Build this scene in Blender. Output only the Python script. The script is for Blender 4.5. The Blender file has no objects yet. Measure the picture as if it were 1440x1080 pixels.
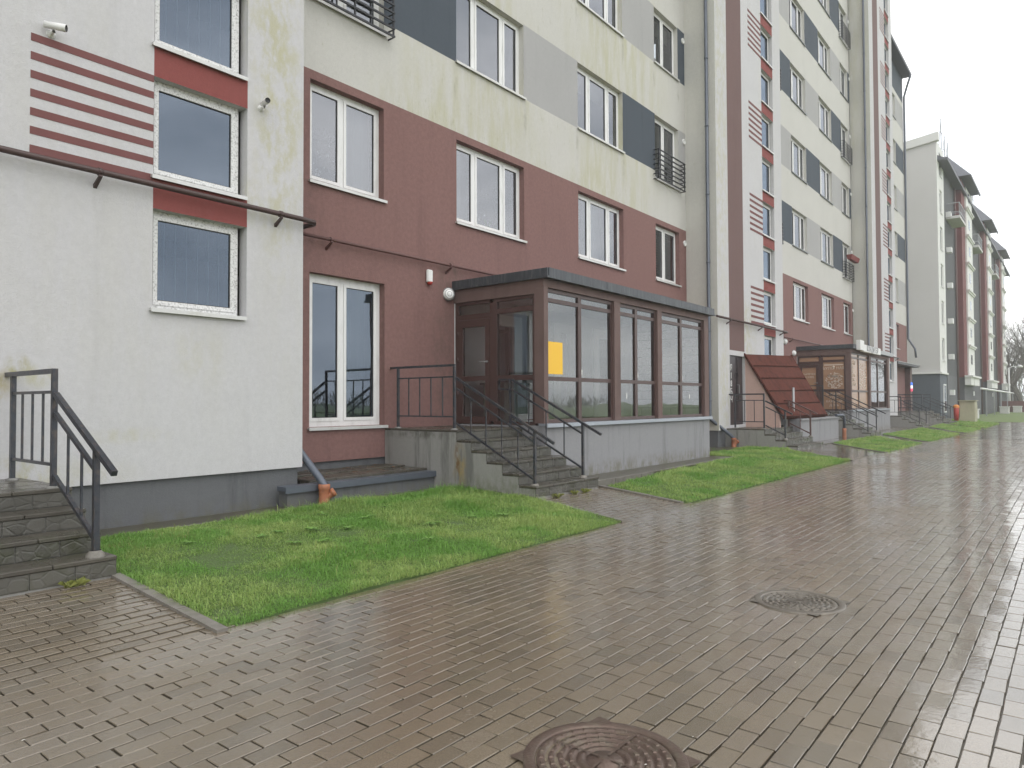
import bpy, math, random
import numpy as np
from mathutils import Vector, Matrix, noise
random.seed(7); rng = np.random.default_rng(7)
R = math.radians
S = bpy.context.scene
C = S.collection
H = 1.45                      # eye height above the paving; the builders take heights relative to the eye
# ---------------------------------------------------------------- camera
F_PX, YAW, PIT, ROL = 994.37, 0.673263, 0.0253802, -0.00383761
Fw = Vector((math.cos(YAW)*math.cos(PIT), math.sin(YAW)*math.cos(PIT), math.sin(PIT)))
Rt0 = Vector((math.sin(YAW), -math.cos(YAW), 0)); Up0 = Rt0.cross(Fw)
cs, sn = math.cos(ROL), math.sin(ROL)
Rt = cs*Rt0 + sn*Up0; Up = -sn*Rt0 + cs*Up0
cd = bpy.data.cameras.new('camera'); cam = bpy.data.objects.new('camera', cd); C.objects.link(cam)
cam.matrix_world = Matrix(((Rt.x, Up.x, -Fw.x, 0), (Rt.y, Up.y, -Fw.y, 0), (Rt.z, Up.z, -Fw.z, H), (0, 0, 0, 1)))
cd.sensor_width = 36; cd.lens = F_PX/1440*36; cd.clip_start = .05; cd.clip_end = 1500
S.camera = cam
# ---------------------------------------------------------------- sky and light: flat overcast
SUN_EL, SUN_AZ = 48, -112     # degrees; azimuth measured from +X towards +Y
world = bpy.data.worlds.new('World'); S.world = world; world.use_nodes = True
nt = world.node_tree; nt.nodes.clear()
def wn(t, **k):
    n = nt.nodes.new(t)
    for a, b in k.items(): setattr(n, a, b)
    return n
out = wn('ShaderNodeOutputWorld'); bg = wn('ShaderNodeBackground'); bg.inputs[1].default_value = .1
sky = wn('ShaderNodeTexSky'); sky.sky_type = 'NISHITA'; sky.sun_disc = False
sky.sun_elevation = R(SUN_EL); sky.sun_rotation = R(90-SUN_AZ)
tc = wn('ShaderNodeTexCoord'); sep = wn('ShaderNodeSeparateXYZ'); nt.links.new(tc.outputs['Generated'], sep.inputs[0])
ramp = wn('ShaderNodeValToRGB'); ramp.color_ramp.elements[0].position = 0.0; ramp.color_ramp.elements[0].color = (.93, .94, .96, 1)
ramp.color_ramp.elements[1].position = .9; ramp.color_ramp.elements[1].color = (1.0, 1.0, 1.0, 1)
nt.links.new(sep.outputs[2], ramp.inputs[0])
mp = wn('ShaderNodeMapping'); mp.inputs['Scale'].default_value = (1.6, 1.6, 4.5); nt.links.new(tc.outputs['Generated'], mp.inputs[0])
nz = wn('ShaderNodeTexNoise'); nz.inputs['Scale'].default_value = 1.5; nz.inputs['Detail'].default_value = 5; nz.inputs['Roughness'].default_value = .55
nt.links.new(mp.outputs[0], nz.inputs['Vector'])
r2 = wn('ShaderNodeValToRGB'); r2.color_ramp.elements[0].position = .36; r2.color_ramp.elements[0].color = (.58, .61, .645, 1)
r2.color_ramp.elements[1].position = .62; r2.color_ramp.elements[1].color = (1.06, 1.05, 1.04, 1); nt.links.new(nz.outputs[0], r2.inputs[0])
mul = wn('ShaderNodeMix', data_type='RGBA', blend_type='MULTIPLY'); mul.inputs[0].default_value = 1
nt.links.new(ramp.outputs[0], mul.inputs[6]); nt.links.new(r2.outputs[0], mul.inputs[7])
sc = wn('ShaderNodeMix', data_type='RGBA', blend_type='MULTIPLY'); sc.inputs[0].default_value = 1; sc.inputs[7].default_value = (20.6, 20.5, 20.2, 1)
nt.links.new(mul.outputs[2], sc.inputs[6])
mixs = wn('ShaderNodeMix', data_type='RGBA'); mixs.inputs[0].default_value = .93
nt.links.new(sky.outputs[0], mixs.inputs[6]); nt.links.new(sc.outputs[2], mixs.inputs[7])
nt.links.new(mixs.outputs[2], bg.inputs[0]); nt.links.new(bg.outputs[0], out.inputs[0])
sl = bpy.data.lights.new('sun', 'SUN'); sl.energy = .7; sl.angle = R(50); sl.color = (1, .97, .93)
so = bpy.data.objects.new('sun', sl); C.objects.link(so)
sd = Vector((math.cos(R(SUN_AZ))*math.cos(R(SUN_EL)), math.sin(R(SUN_AZ))*math.cos(R(SUN_EL)), math.sin(R(SUN_EL))))
so.rotation_euler = sd.to_track_quat('Z', 'Y').to_euler(); so.location = (0, -20, 30)
S.view_settings.view_transform = 'Standard'; S.view_settings.look = 'None'; S.view_settings.gamma = 1
S.view_settings.exposure = 0; S.view_settings.use_curve_mapping = False
S.render.engine = 'CYCLES'; S.cycles.use_denoising = True
S.cycles.max_bounces = 8; S.cycles.transparent_max_bounces = 16; S.cycles.sample_clamp_indirect = 6; S.cycles.caustics_reflective = False

# ================================================================ helpers
class MB:
    def __init__(s): s.v = []; s.f = []; s.m = []; s.sm = []
    def add(s, vs, fs, mi=0, smooth=False):
        b = len(s.v); s.v += [tuple(p) for p in vs]
        for f in fs: s.f.append(tuple(b+i for i in f)); s.m.append(mi); s.sm.append(smooth)
        return s
    def box(s, x0, y0, z0, x1, y1, z1, mi=0):
        return s.add([(x0,y0,z0),(x1,y0,z0),(x1,y1,z0),(x0,y1,z0),(x0,y0,z1),(x1,y0,z1),(x1,y1,z1),(x0,y1,z1)],
                     [(0,3,2,1),(4,5,6,7),(0,1,5,4),(1,2,6,5),(2,3,7,6),(3,0,4,7)], mi)
    def bbox(s, x0, y0, z0, x1, y1, z1, b=.01, mi=0):      # box with chamfered edges
        b = min(b, (x1-x0)*.4, (y1-y0)*.4, (z1-z0)*.4)
        vs = []; idx = {}
        for i, (x, sx) in enumerate(((x0,1),(x1,-1))):
            for j, (y, sy) in enumerate(((y0,1),(y1,-1))):
                for k, (z, sz) in enumerate(((z0,1),(z1,-1))):
                    for a in range(3):
                        idx[i,j,k,a] = len(vs)
                        vs.append((x+(0 if a == 0 else sx*b), y+(0 if a == 1 else sy*b), z+(0 if a == 2 else sz*b)))
        fs = []
        for a in range(3):
            o = [q for q in range(3) if q != a]
            for e in (0, 1):
                loop = []
                for p, q in ((0,0),(1,0),(1,1),(0,1)):
                    c = [0,0,0]; c[a] = e; c[o[0]] = p; c[o[1]] = q; loop.append(idx[(*c, a)])
                fs.append(loop)
        for a in range(3):
            o = [q for q in range(3) if q != a]
            for p in (0,1):
                for q in (0,1):
                    c0 = [0,0,0]; c0[o[0]] = p; c0[o[1]] = q; c1 = list(c0); c1[a] = 1
                    fs.append([idx[(*c0,o[0])], idx[(*c1,o[0])], idx[(*c1,o[1])], idx[(*c0,o[1])]])
        for i in (0,1):
            for j in (0,1):
                for k in (0,1): fs.append([idx[i,j,k,0], idx[i,j,k,1], idx[i,j,k,2]])
        cen = Vector(((x0+x1)/2,(y0+y1)/2,(z0+z1)/2)); ff = []
        for f in fs:
            p = [Vector(vs[i]) for i in f]; n = (p[1]-p[0]).cross(p[2]-p[0])
            ff.append(f if n.dot(sum(p, Vector())/len(p)-cen) > 0 else f[::-1])
        return s.add(vs, ff, mi)
    def quad(s, a, b, c, d, mi=0): return s.add([a,b,c,d], [(0,1,2,3)], mi)
    def poly(s, ps, mi=0): return s.add(ps, [tuple(range(len(ps)))], mi)
    def tube(s, pts, r, n=8, mi=0, cap=True, smooth=True):
        pts = [Vector(p) for p in pts]; rs = r if isinstance(r, (list, tuple)) else [r]*len(pts)
        vs = []; ref = None
        for i, p in enumerate(pts):
            d = (pts[min(i+1,len(pts)-1)]-pts[max(i-1,0)]).normalized()
            if ref is None: ref = Vector((0,0,1)) if abs(d.z) < .9 else Vector((1,0,0))
            u = d.cross(ref).normalized(); w = u.cross(d).normalized(); ref = w
            k = 1
            if 0 < i < len(pts)-1:
                c = max(.35, math.cos(.5*(pts[i]-pts[i-1]).angle(pts[i+1]-pts[i], 0))); k = 1/c if n == 4 else 1
            for j in range(n):
                a = 2*math.pi*(j+.5)/n; vs.append(p+(u*math.cos(a)+w*math.sin(a))*rs[i]*k)
        fs = [(i*n+j, (i+1)*n+j, (i+1)*n+(j+1)%n, i*n+(j+1)%n) for i in range(len(pts)-1) for j in range(n)]
        s.add(vs, fs, mi, smooth and n > 4)
        if cap:
            b = len(s.v)-len(vs)
            s.f += [tuple(b+j for j in range(n)), tuple(b+(len(pts)-1)*n+j for j in reversed(range(n)))]; s.m += [mi]*2; s.sm += [False]*2
        return s
    def bar(s, a, b, w, mi=0): return s.tube([a, b], w*.7071, 4, mi)      # square bar of width w
    def lathe(s, c, axis, prof, n=20, mi=0, smooth=True):                # prof: (distance along axis, radius)
        ax = Vector(axis).normalized(); u = ax.orthogonal().normalized(); w = ax.cross(u); c = Vector(c); vs = []
        for d, r in prof:
            for j in range(n):
                a = 2*math.pi*j/n; vs.append(c+ax*d+(u*math.cos(a)+w*math.sin(a))*r)
        return s.add(vs, [(i*n+j, i*n+(j+1)%n, (i+1)*n+(j+1)%n, (i+1)*n+j) for i in range(len(prof)-1) for j in range(n)], mi, smooth)
    def extrude_x(s, prof, x0, x1, mi=0):                                # prof: closed (y,z) outline, counter-clockwise seen from -X... both caps kept
        n = len(prof); vs = [(x0,y,z) for y, z in prof]+[(x1,y,z) for y, z in prof]
        fs = [tuple(range(n))[::-1], tuple(range(n, 2*n))]+[(i, (i+1)%n, n+(i+1)%n, n+i) for i in range(n)]
        return s.add(vs, fs, mi)
    def build(s, name, mats, parent=None, at=None, kind=None, label=None):
        o0 = Vector(at) if at is not None else (wloc(parent) if parent else Vector((0,0,0)))
        me = bpy.data.meshes.new(name)
        me.from_pydata([(x-o0.x, y-o0.y, z-o0.z) for x, y, z in s.v], [], s.f)
        for mt in (mats if isinstance(mats, (list, tuple)) else [mats]): me.materials.append(mt)
        if any(s.m): me.polygons.foreach_set('material_index', s.m)
        if any(s.sm): me.polygons.foreach_set('use_smooth', s.sm)
        me.update()
        return link(name, me, parent, o0, kind, label)
def wloc(o):
    v = Vector((0,0,0))
    while o is not None:
        v = v+Vector(o.location); o = o.parent
        if o is None: v.z -= H
    return v
def link(name, me, parent, o0, kind=None, label=None):
    o = bpy.data.objects.new(name, me); C.objects.link(o)
    if parent: o.parent = parent; o.location = Vector(o0)-wloc(parent)
    else: o.location = (o0[0], o0[1], o0[2]+H)
    if kind: o['kind'] = kind
    if label: o['label'] = label
    return o
def tag(o, label, cat, group=None):
    o['label'] = label; o['category'] = cat
    if group: o['group'] = group
    return o
def thing(name, label, cat, at, group=None):
    o = bpy.data.objects.new(name, None); o.empty_display_size = .2; C.objects.link(o)
    o.location = (at[0], at[1], at[2]+H); return tag(o, label, cat, group)
def copy_tree(o, parent, delta=None):
    c = o.copy(); C.objects.link(c); c.parent = parent
    if delta is not None: c.location = Vector(o.location)+Vector(delta)
    for ch in o.children: copy_tree(ch, c)
    return c
def copy_thing(o, delta, label, group=None):
    c = copy_tree(o, None, delta); c['label'] = label
    if group: c['group'] = group
    return c

# ================================================================ materials
class NT:
    def __init__(s, name):
        s.m = bpy.data.materials.new(name); s.m.use_nodes = True; s.t = s.m.node_tree; s.t.nodes.clear()
        s.out = s.t.nodes.new('ShaderNodeOutputMaterial')
        g = s.t.nodes.new('ShaderNodeNewGeometry'); s.pos = g.outputs['Position']; s.nrm = g.outputs['Normal']
    def n(s, typ, ins={}, **kw):
        nd = s.t.nodes.new('ShaderNode'+typ)
        for k, v in kw.items(): setattr(nd, k, v)
        for k, v in ins.items():
            sk = nd.inputs[k]
            if isinstance(v, bpy.types.NodeSocket): s.t.links.new(v, sk)
            else: sk.default_value = v if not (isinstance(v, tuple) and len(v) == 3 and sk.type == 'RGBA') else (*v, 1)
        return nd
    def math(s, op, a, b=0., clamp=False): return s.n('Math', {0: a, 1: b}, operation=op, use_clamp=clamp).outputs[0]
    def noise(s, scale=(1,1,1), sc=1., det=4., rough=.55, vec=None):
        mp = s.n('Mapping', {'Vector': vec or s.pos, 'Scale': scale}).outputs[0]
        return s.n('TexNoise', {'Vector': mp, 'Scale': sc, 'Detail': det, 'Roughness': rough}).outputs[0]
    def ramp(s, v, lo, hi, a=0., b=1.): return s.n('MapRange', {0: v, 1: lo, 2: hi, 3: a, 4: b}, interpolation_type='SMOOTHSTEP').outputs[0]
    def mix(s, f, a, b, bt='MIX'):
        nd = s.n('Mix', {0: f, 6: a, 7: b}, data_type='RGBA', blend_type=bt); return nd.outputs[2]
    def blob(s, c, r):      # soft spot round a place in the scene
        mp = s.n('Mapping', {'Vector': s.n('VectorMath', {0: s.pos, 1: (c[0], c[1], c[2]+H)}, operation='SUBTRACT').outputs[0], 'Scale': (1/r[0], 1/r[1], 1/r[2])}).outputs[0]
        return s.ramp(s.n('VectorMath', {0: mp}, operation='LENGTH').outputs['Value'], 1., .2)
    def bump(s, h, dist=.003, strength=1., nrm=None):
        d = {'Height': h, 'Distance': dist, 'Strength': strength}
        if nrm: d['Normal'] = nrm
        return s.n('Bump', d).outputs[0]
    def bsdf(s, **k):
        nd = s.n('BsdfPrincipled', {a.replace('_', ' '): b for a, b in k.items()}); s.t.links.new(nd.outputs[0], s.out.inputs[0]); return nd
M = {}
def plain(name, col, rough=.6, metal=0., var=.12, vs=3., bump=0., bs=60., spec=.5, dirt=None, dirt_amt=.5, dirt_scale=(2,2,.6)):
    t = NT(name); c = t.mix(t.noise((1,1,1), vs), tuple(x*(1-var) for x in col), tuple(x*(1+var) for x in col))
    if dirt: c = t.mix(t.math('MULTIPLY', t.ramp(t.noise(dirt_scale, 1.6, 6., .65), .45, .72), dirt_amt), c, (*dirt, 1))
    d = dict(Base_Color=c, Roughness=rough, Metallic=metal, Specular_IOR_Level=spec)
    if bump: d['Normal'] = t.bump(t.noise((1,1,1), bs, 3.), bump)
    t.bsdf(**d); M[name] = t.m; return t.m
def plaster(name, col, stain=0., stain_col=(.42, .40, .20), blobs=(), blob_col=None, streak=.1, grain=.0035, xmax=None, mott=.17):
    t = NT(name)
    c = t.mix(t.noise((1,1,1), .8, 5.), tuple(x*.93 for x in col), tuple(min(x*1.06, .9) for x in col))
    fine = t.noise((1,1,1), 42, 3., .75)
    c = t.mix(t.ramp(fine, .3, .75, 0, .16), c, tuple(x*.6 for x in col))
    mid = t.noise((1,1,1), 15, 4., .7); c = t.mix(t.ramp(mid, .3, .7, 0, mott), c, tuple(x*.62 for x in col))
    st = t.noise((2.2, 2.2, .22), 1.6, 6., .7)
    c = t.mix(t.ramp(st, .5, .8, 0, streak*2), c, tuple(x*.55 for x in col))
    if stain:
        a = t.math('MULTIPLY', t.ramp(t.noise((.22,.22,.22), 1., 3., .5), .40, .60), t.ramp(t.noise((3., 3., .5), 1.3, 6., .72), .34, .68))
        if xmax: stain = t.math('MULTIPLY', stain, t.ramp(t.n('SeparateXYZ', {0: t.pos}).outputs[0], xmax, xmax-3))
        c = t.mix(t.math('MULTIPLY', a, stain), c, (*stain_col, 1))
        c = t.mix(t.math('MULTIPLY', t.ramp(t.noise((8,8,2.5), 1.3, 6., .75), .58, .72), t.math('MULTIPLY', stain, .6)), c, (.30,.29,.16,1))
    for b in blobs:
        w = t.math('MULTIPLY', t.blob(b[0], b[1]), t.ramp(t.noise((1,1,.5), 7, 6., .7), .38, .66)); c = t.mix(t.math('MULTIPLY', w, b[2]), c, (*(b[3] if len(b) > 3 else stain_col), 1))
    h = t.math('ADD', fine, t.math('MULTIPLY', t.noise((1,1,1), 170, 2.), .5))
    t.bsdf(Base_Color=c, Roughness=.88, Specular_IOR_Level=.25, Normal=t.bump(h, grain)); M[name] = t.m; return t.m
OL = (.46, .44, .27)
plaster('plaster_tower', (.595,.588,.605), .10, OL, blobs=[((5.25,8.05,3.6),(.5,.6,2.6),.75), ((5.1,8.05,5.2),(.7,.6,1.6),.5), ((2.38,8.05,.36),(.16,.5,.16),.9,(.34,.31,.12)),
    ((2.55,8.05,.27),(.26,.5,.16),.6), ((2.22,8.05,.18),(.16,.5,.25),.8,(.42,.36,.2)), ((2.3,8.05,-.72),(.5,.5,.28),.7,(.45,.42,.22)), ((4.2,8.05,.55),(.5,.5,.5),.22), ((3.4,8.05,-.35),(.6,.4,.12),.35), ((2.9,8.05,-.75),(.8,.4,.25),.35),
    ((4.8,8.05,2.55),(.3,.3,.4),.5), ((21.9,8.05,2.1),(1.2,.5,1.4),.7), ((20.1,8.05,0),(.6,.5,2.6),.55), ((20.0,8.05,8.),(.9,.6,9),.5)])
SE = [((x,9,z-.42),(.09,.5,.45),.5,(.27,.26,.2)) for x, z in ((9.62,6.38),(11.76,6.38),(13.77,6.38),(15.94,6.38),(13.77,9.46),(15.94,9.46),(17.66,9.46),(19.2,9.46))]
plaster('plaster_main', (.60,.588,.555), .62, (.44,.425,.25), xmax=19.5, blobs=SE)
plaster('plaster_side', (.60,.59,.55), .3, OL)
plaster('plaster_brown', (.265,.150,.138), 0, streak=.22, blobs=[((9.3,9,.6),(.5,.5,2.),.5,(.13,.10,.085)), ((9.5,9,2.3),(.5,.5,.5),.6,(.12,.1,.08)), ((6.3,9,2.9),(.5,.5,3),.35,(.12,.08,.075))], grain=.007, mott=.42)
plaster('plaster_strip', (.185,.118,.112), 0, streak=.12)
plaster('plaster_dark', (.082,.098,.120), 0, streak=.25)
plaster('plaster_light', (.42,.415,.415), 0, streak=.12)
plaster('plaster_red', (.27,.082,.076), 0, streak=.2)
plaster('plaster_pink', (.66,.46,.40), .1)
plaster('plinth_grey', (.15,.155,.165), 0, streak=.5, blobs=[((5,7.4,-1.5),(30,3,.42),.7,(.13,.125,.07))])
plaster('porch_plinth', (.31,.31,.325), 0, streak=.55, blobs=[((13,6.9,-1.35),(9,1,.35),.75,(.15,.14,.09)), ((34,6.9,-1.35),(9,1,.35),.75,(.15,.14,.09))])
plaster('stair_concrete', (.31,.305,.29), 0, streak=1.1, blobs=[((7.86,7.3,-1.0),(.3,.18,.5),.95,(.34,.26,.12)), ((7.86,7.35,-.9),(.2,.08,.5),.9,(.12,.06,.025)), ((7.9,6.4,-1.3),(.4,2.,.35),.6,(.12,.13,.07)), ((7.8,8.2,-.5),(.4,1.2,.12),.8,(.07,.065,.05))])
plain('stripe_paint', (.175,.068,.066), .85, var=.15, vs=6); plain('pvc_white', (.80,.80,.80), .35, var=.04, dirt=(.35,.34,.3), dirt_amt=.22, dirt_scale=(6,6,1.5))
plain('pvc_specked', (.76,.76,.755), .4, var=.05, dirt=(.13,.13,.12), dirt_amt=.75, dirt_scale=(26,26,26)); plain('pvc_brown', (.075,.042,.038), .4, var=.15)
plain('sill_metal', (.62,.62,.61), .4, .3, dirt=(.4,.38,.3), dirt_amt=.4)
plain('sill_zinc', (.36,.39,.44), .35, .3, var=.1); plain('sill_dark', (.16,.17,.18), .4, .4)
plain('rail_paint', (.045,.05,.062), .33, .3, var=.3, vs=14, bump=.0012, bs=40, dirt=(.2,.14,.1), dirt_amt=.35, dirt_scale=(14,14,9))
plain('rail_black', (.018,.019,.024), .4, .2)
plain('rail_rusty', (.11,.06,.055), .6, .1, var=.3, vs=10)
plain('pipe_brown', (.12,.052,.047), .4, .1, var=.2)
plain('pipe_dark', (.062,.034,.031), .4, .1, var=.2); plain('pipe_grey', (.11,.125,.155), .4, .3, var=.15, vs=9)
plain('terracotta', (.38,.14,.07), .6, var=.2, vs=9, dirt=(.15,.1,.07), dirt_amt=.5, dirt_scale=(9,9,5))
plain('roof_felt', (.055,.062,.072), .45, .2, var=.3, vs=5, dirt=(.15,.16,.17), dirt_amt=.6, dirt_scale=(12,12,1))
plain('roof_dark', (.045,.05,.062), .5, .1)
plain('porch_brown', (.148,.095,.086), .7, var=.12, vs=4, dirt=(.08,.05,.045), dirt_amt=.5)
plain('hatch_red', (.105,.036,.027), .8, .0, var=.22, vs=5, spec=.04, dirt=(.035,.013,.011), dirt_amt=.55, dirt_scale=(2,2,2))
plain('hatch_lap_shade', (.05,.018,.013), .8, spec=.05); plain('door_steel', (.055,.045,.05), .4, .3, var=.2)
plain('soil', (.052,.043,.032), .75); plain('joint_sand', (.10,.083,.06), .4, spec=.35, var=.35, vs=9, bump=.006, bs=40)
plain('kerb', (.20,.185,.165), .45, var=.22, vs=12, bump=.002, bs=70, dirt=(.09,.085,.06), dirt_amt=.6, dirt_scale=(5,5,5))
plain('apron', (.085,.075,.055), .3, var=.3, vs=6, bump=.003, bs=40, dirt=(.05,.06,.028), dirt_amt=.6, dirt_scale=(3,3,3))
plain('white_paint', (.78,.78,.77), .5, var=.05)
plain('inner_white', (.9,.9,.89), .6, var=.05)
plain('inner_wall', (.66,.67,.68), .8, var=.06)
plain('inner_floor', (.48,.47,.44), .8, var=.1)
plain('room', (.30,.29,.28), .9, var=.1)
plain('curtain', (.74,.74,.75), .9, var=.08, vs=6)
plain('roller_cloth', (.60,.56,.48), .9, var=.05); plain('curtain_green', (.25,.31,.28), .9, var=.1, vs=6)
plain('black_plastic', (.012,.012,.013), .35)
plain('poster_yellow', (.93,.56,.05), .55, var=.02)
plain('red_plastic', (.45,.04,.03), .4)
plain('orange_plastic', (.7,.25,.04), .4)
plain('iron', (.14,.098,.08), .38, .5, var=.3, vs=18, bump=.0025, bs=90, dirt=(.17,.145,.11), dirt_amt=.75, dirt_scale=(7,7,7))
plain('iron_grey', (.18,.16,.135), .3, .4, var=.25, vs=18, bump=.002, bs=90)
plain('cabinet', (.44,.42,.30), .55, var=.08, dirt=(.25,.24,.15), dirt_amt=.4)
plain('fence_brown', (.14,.055,.048), .6, var=.15)
plain('galvanised', (.36,.37,.38), .4, .6, var=.12)
plain('bark', (.10,.085,.07), .9, var=.3)
plain('b2_white', (.72,.72,.70), .8, var=.06)
plain('b2_grey', (.60,.59,.58), .85, var=.06, vs=.6)
plain('b2_dark', (.082,.085,.09), .8, var=.14, vs=2)
plain('b2_slate', (.10,.115,.138), .8, var=.1)
plain('b2_base', (.105,.107,.115), .75, var=.12)
plain('b2_red', (.165,.052,.05), .8, var=.2, vs=3)
plain('b2_roof', (.115,.12,.14), .6, var=.15)
plain('litter', (.75,.73,.68), .7)
plain('leaf_green', (.16,.30,.06), .5, var=.3, vs=14)
plain('weed_yellow', (.22,.24,.06), .6, var=.3, vs=20)
plain('film_text', (.66,.56,.47), .5, var=.02)
plain('ink', (.09,.10,.12), .5)
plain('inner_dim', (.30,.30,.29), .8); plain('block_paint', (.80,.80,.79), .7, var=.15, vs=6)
def glass(name, ior=1.9, tint=(.86,.9,.9), refl=(.92,.95,1.), rough=0.):
    t = NT(name)
    fr = t.n('Fresnel', {'IOR': ior}).outputs[0]
    g = t.n('BsdfGlossy', {'Color': refl, 'Roughness': rough, 'Normal': t.bump(t.noise((1,1,1), .9, 1.), .004)}).outputs[0]
    tr = t.n('BsdfTransparent', {'Color': tint}).outputs[0]
    t.t.links.new(t.n('MixShader', {0: fr, 1: tr, 2: g}).outputs[0], t.out.inputs[0]); M[name] = t.m; return t.m
glass('glass', 2.9, (.62,.68,.72), (.90,.93,1.)); glass('glass_shop', 2.45, (.5,.56,.6), (.70,.82,1.)); glass('glass_dark', 2.45, (.28,.35,.45), (.68,.81,1.)); glass('glass_clear', 2.5, (.95,.97,.96), (.95,.97,1.))
glass('glass_far', 2.2, (.3,.33,.36))
def film():
    t = NT('film'); v = t.n('TexVoronoi', {'Vector': t.n('Mapping', {'Vector': t.pos, 'Scale': (9,9,9)}).outputs[0], 'Scale': 1.}, feature='DISTANCE_TO_EDGE').outputs[0]
    c = t.mix(t.noise((1,1,1), 2), (.36,.22,.14), (.42,.26,.17)); t.bsdf(Base_Color=c, Roughness=.25); M['film'] = t.m
film()
def wet(name, c0, c1, tone=True, brick=False):
    t = NT(name)
    n1 = t.noise((1,1,1), .5, 4.); n2 = t.noise((1,1,1), 150, 3., .75); n3 = t.noise((1,1,1), 9, 4.)
    c = t.mix(t.ramp(n1, .3, .7), c0, c1)
    if tone:
        a = t.n('Attribute', attribute_name='tone').outputs['Fac']; oi = t.n('ObjectInfo').outputs['Random']
        c = t.mix(t.math('MULTIPLY', t.ramp(a, .5, 1.), .42), c, (.22,.178,.135, 1)); c = t.mix(t.math('MULTIPLY', t.ramp(a, .35, .0), .4), c, (.085,.072,.055,1)); c = t.mix(t.math('MULTIPLY', oi, .12), c, (.08,.075,.05,1))
    c = t.mix(t.ramp(n2, .35, .7, 0, .55), c, tuple(x*.45 for x in c0)); c = t.mix(t.ramp(n2, .62, .8, 0, .35), c, (.36,.32,.27,1))
    c = t.mix(t.ramp(t.noise((1,1,1), 1.3, 5.), .56, .74, 0, .3), c, (.12,.12,.07,1))
    film_ = t.ramp(t.math('ADD', t.n('SeparateXYZ', {0: t.pos}).outputs[1], t.math('MULTIPLY', t.math('SUBTRACT', t.noise((.8,1.3,1), 1.2, 5., .6), .5), 1.6)), 1.15, .45)
    wetn = t.math('MAXIMUM', film_, t.ramp(t.noise((.5,.9,1), .9, 5., .6), .34, .62))          # where the film of water is closed
    rough = t.math('ADD', t.math('MULTIPLY', t.math('SUBTRACT', 1., wetn), .14), t.math('ADD', .09, t.math('MULTIPLY', n3, .08)))
    h = t.math('MULTIPLY', n2, 1.)
    nb = t.bump(h, .0022, .8); nb = t.bump(t.noise((1,1,1), 24, 3.), .0016, 1., nb)
    if brick:
        v = t.n('Mapping', {'Vector': t.pos}).outputs[0]
        b = t.n('TexBrick', {'Vector': v, 'Color1': (1,1,1), 'Color2': (.78,.78,.78), 'Mortar': (.35,.33,.3), 'Scale': 1., 'Mortar Size': .006, 'Mortar Smooth': .4, 'Brick Width': .2, 'Row Height': .1, 'Bias': .2})
        c = t.mix(1., c, b.outputs['Color'], 'MULTIPLY')
        nb = t.bump(t.math('SUBTRACT', 1., b.outputs['Fac']), .006, 1., nb)
        nb = t.bump(t.noise((5,10,1), 1., 0.), .004, 1., nb)
    t.bsdf(Base_Color=c, Roughness=rough, Specular_IOR_Level=.5, Normal=nb, Coat_Weight=t.math('ADD', t.math('MULTIPLY', wetn, .6), .4), Coat_Roughness=t.math('ADD', .022, t.math('MULTIPLY', t.math('SUBTRACT', 1., wetn), .07)), Coat_IOR=1.9, Coat_Normal=t.bump(t.noise((1,1,1), 24, 3.), .0007, 1., t.bump(n2, t.math('MULTIPLY', t.math('SUBTRACT', 1.15, film_), .0006), .6))); M[name] = t.m
wet('paver', (.19,.148,.100), (.235,.186,.128)); wet('paving_far', (.155,.122,.088), (.185,.148,.108), False, True)
def water():
    t = NT('water'); fr = t.n('Fresnel', {'IOR': 1.55, 'Normal': t.bump(t.noise((1,1,1), 5, 2.), .0006)}).outputs[0]
    g = t.n('BsdfGlossy', {'Color': (.97,.98,1), 'Roughness': .015, 'Normal': t.bump(t.noise((1,1,1), 5, 2.), .0006)}).outputs[0]
    tr = t.n('BsdfTransparent', {'Color': (.80,.77,.70)}).outputs[0]
    t.t.links.new(t.n('MixShader', {0: fr, 1: tr, 2: g}).outputs[0], t.out.inputs[0]); M['water'] = t.m
water()
def grass_mat():
    t = NT('grass'); a = t.n('Attribute', attribute_name='tone').outputs['Fac']
    c = t.mix(a, (.20,.34,.08), (.52,.63,.22)); c = t.mix(t.ramp(t.noise((1,1,1), 1.1, 3.), .45, .62), c, (.21,.40,.085,1), 'MIX')
    c = t.mix(t.math('MULTIPLY', t.ramp(a, .90, .97), .8), c, (.42,.38,.16,1))
    d = t.n('BsdfPrincipled', {'Base Color': c, 'Roughness': .45, 'Specular IOR Level': .35}).outputs[0]
    tl = t.n('BsdfTranslucent', {'Color': c}).outputs[0]
    t.t.links.new(t.n('MixShader', {0: .4, 1: d, 2: tl}).outputs[0], t.out.inputs[0]); M['grass'] = t.m
grass_mat()
plain('lawn_soil', (.075,.12,.035), .85, var=.4, vs=20, bump=.01, bs=30)
plain('field', (.15,.20,.07), .9, var=.3, vs=2, bump=.02, bs=8)
plain('woods', (.22,.21,.195), .95, var=.35, vs=.8)

# ================================================================ text
def text(s, parent, mat, org, ex, ez, size, name='lettering', ext=.004, spacing=1.0, align='CENTER'):
    cu = bpy.data.curves.new(name, 'FONT'); cu.body = s; cu.size = size; cu.align_x = align; cu.align_y = 'CENTER'; cu.extrude = ext; cu.space_character = spacing; cu.resolution_u = 3
    tmp = bpy.data.objects.new('tmp', cu); C.objects.link(tmp); bpy.context.view_layer.update()
    me = bpy.data.meshes.new_from_object(tmp.evaluated_get(bpy.context.evaluated_depsgraph_get())); bpy.data.objects.remove(tmp)
    ex = Vector(ex).normalized(); ez = Vector(ez).normalized(); n = ex.cross(ez)
    mtx = Matrix((ex, ez, n)).transposed()
    me.transform(mtx.to_4x4()); me.materials.clear(); me.materials.append(mat); me.name = name
    return link(name, me, parent, org)

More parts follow.
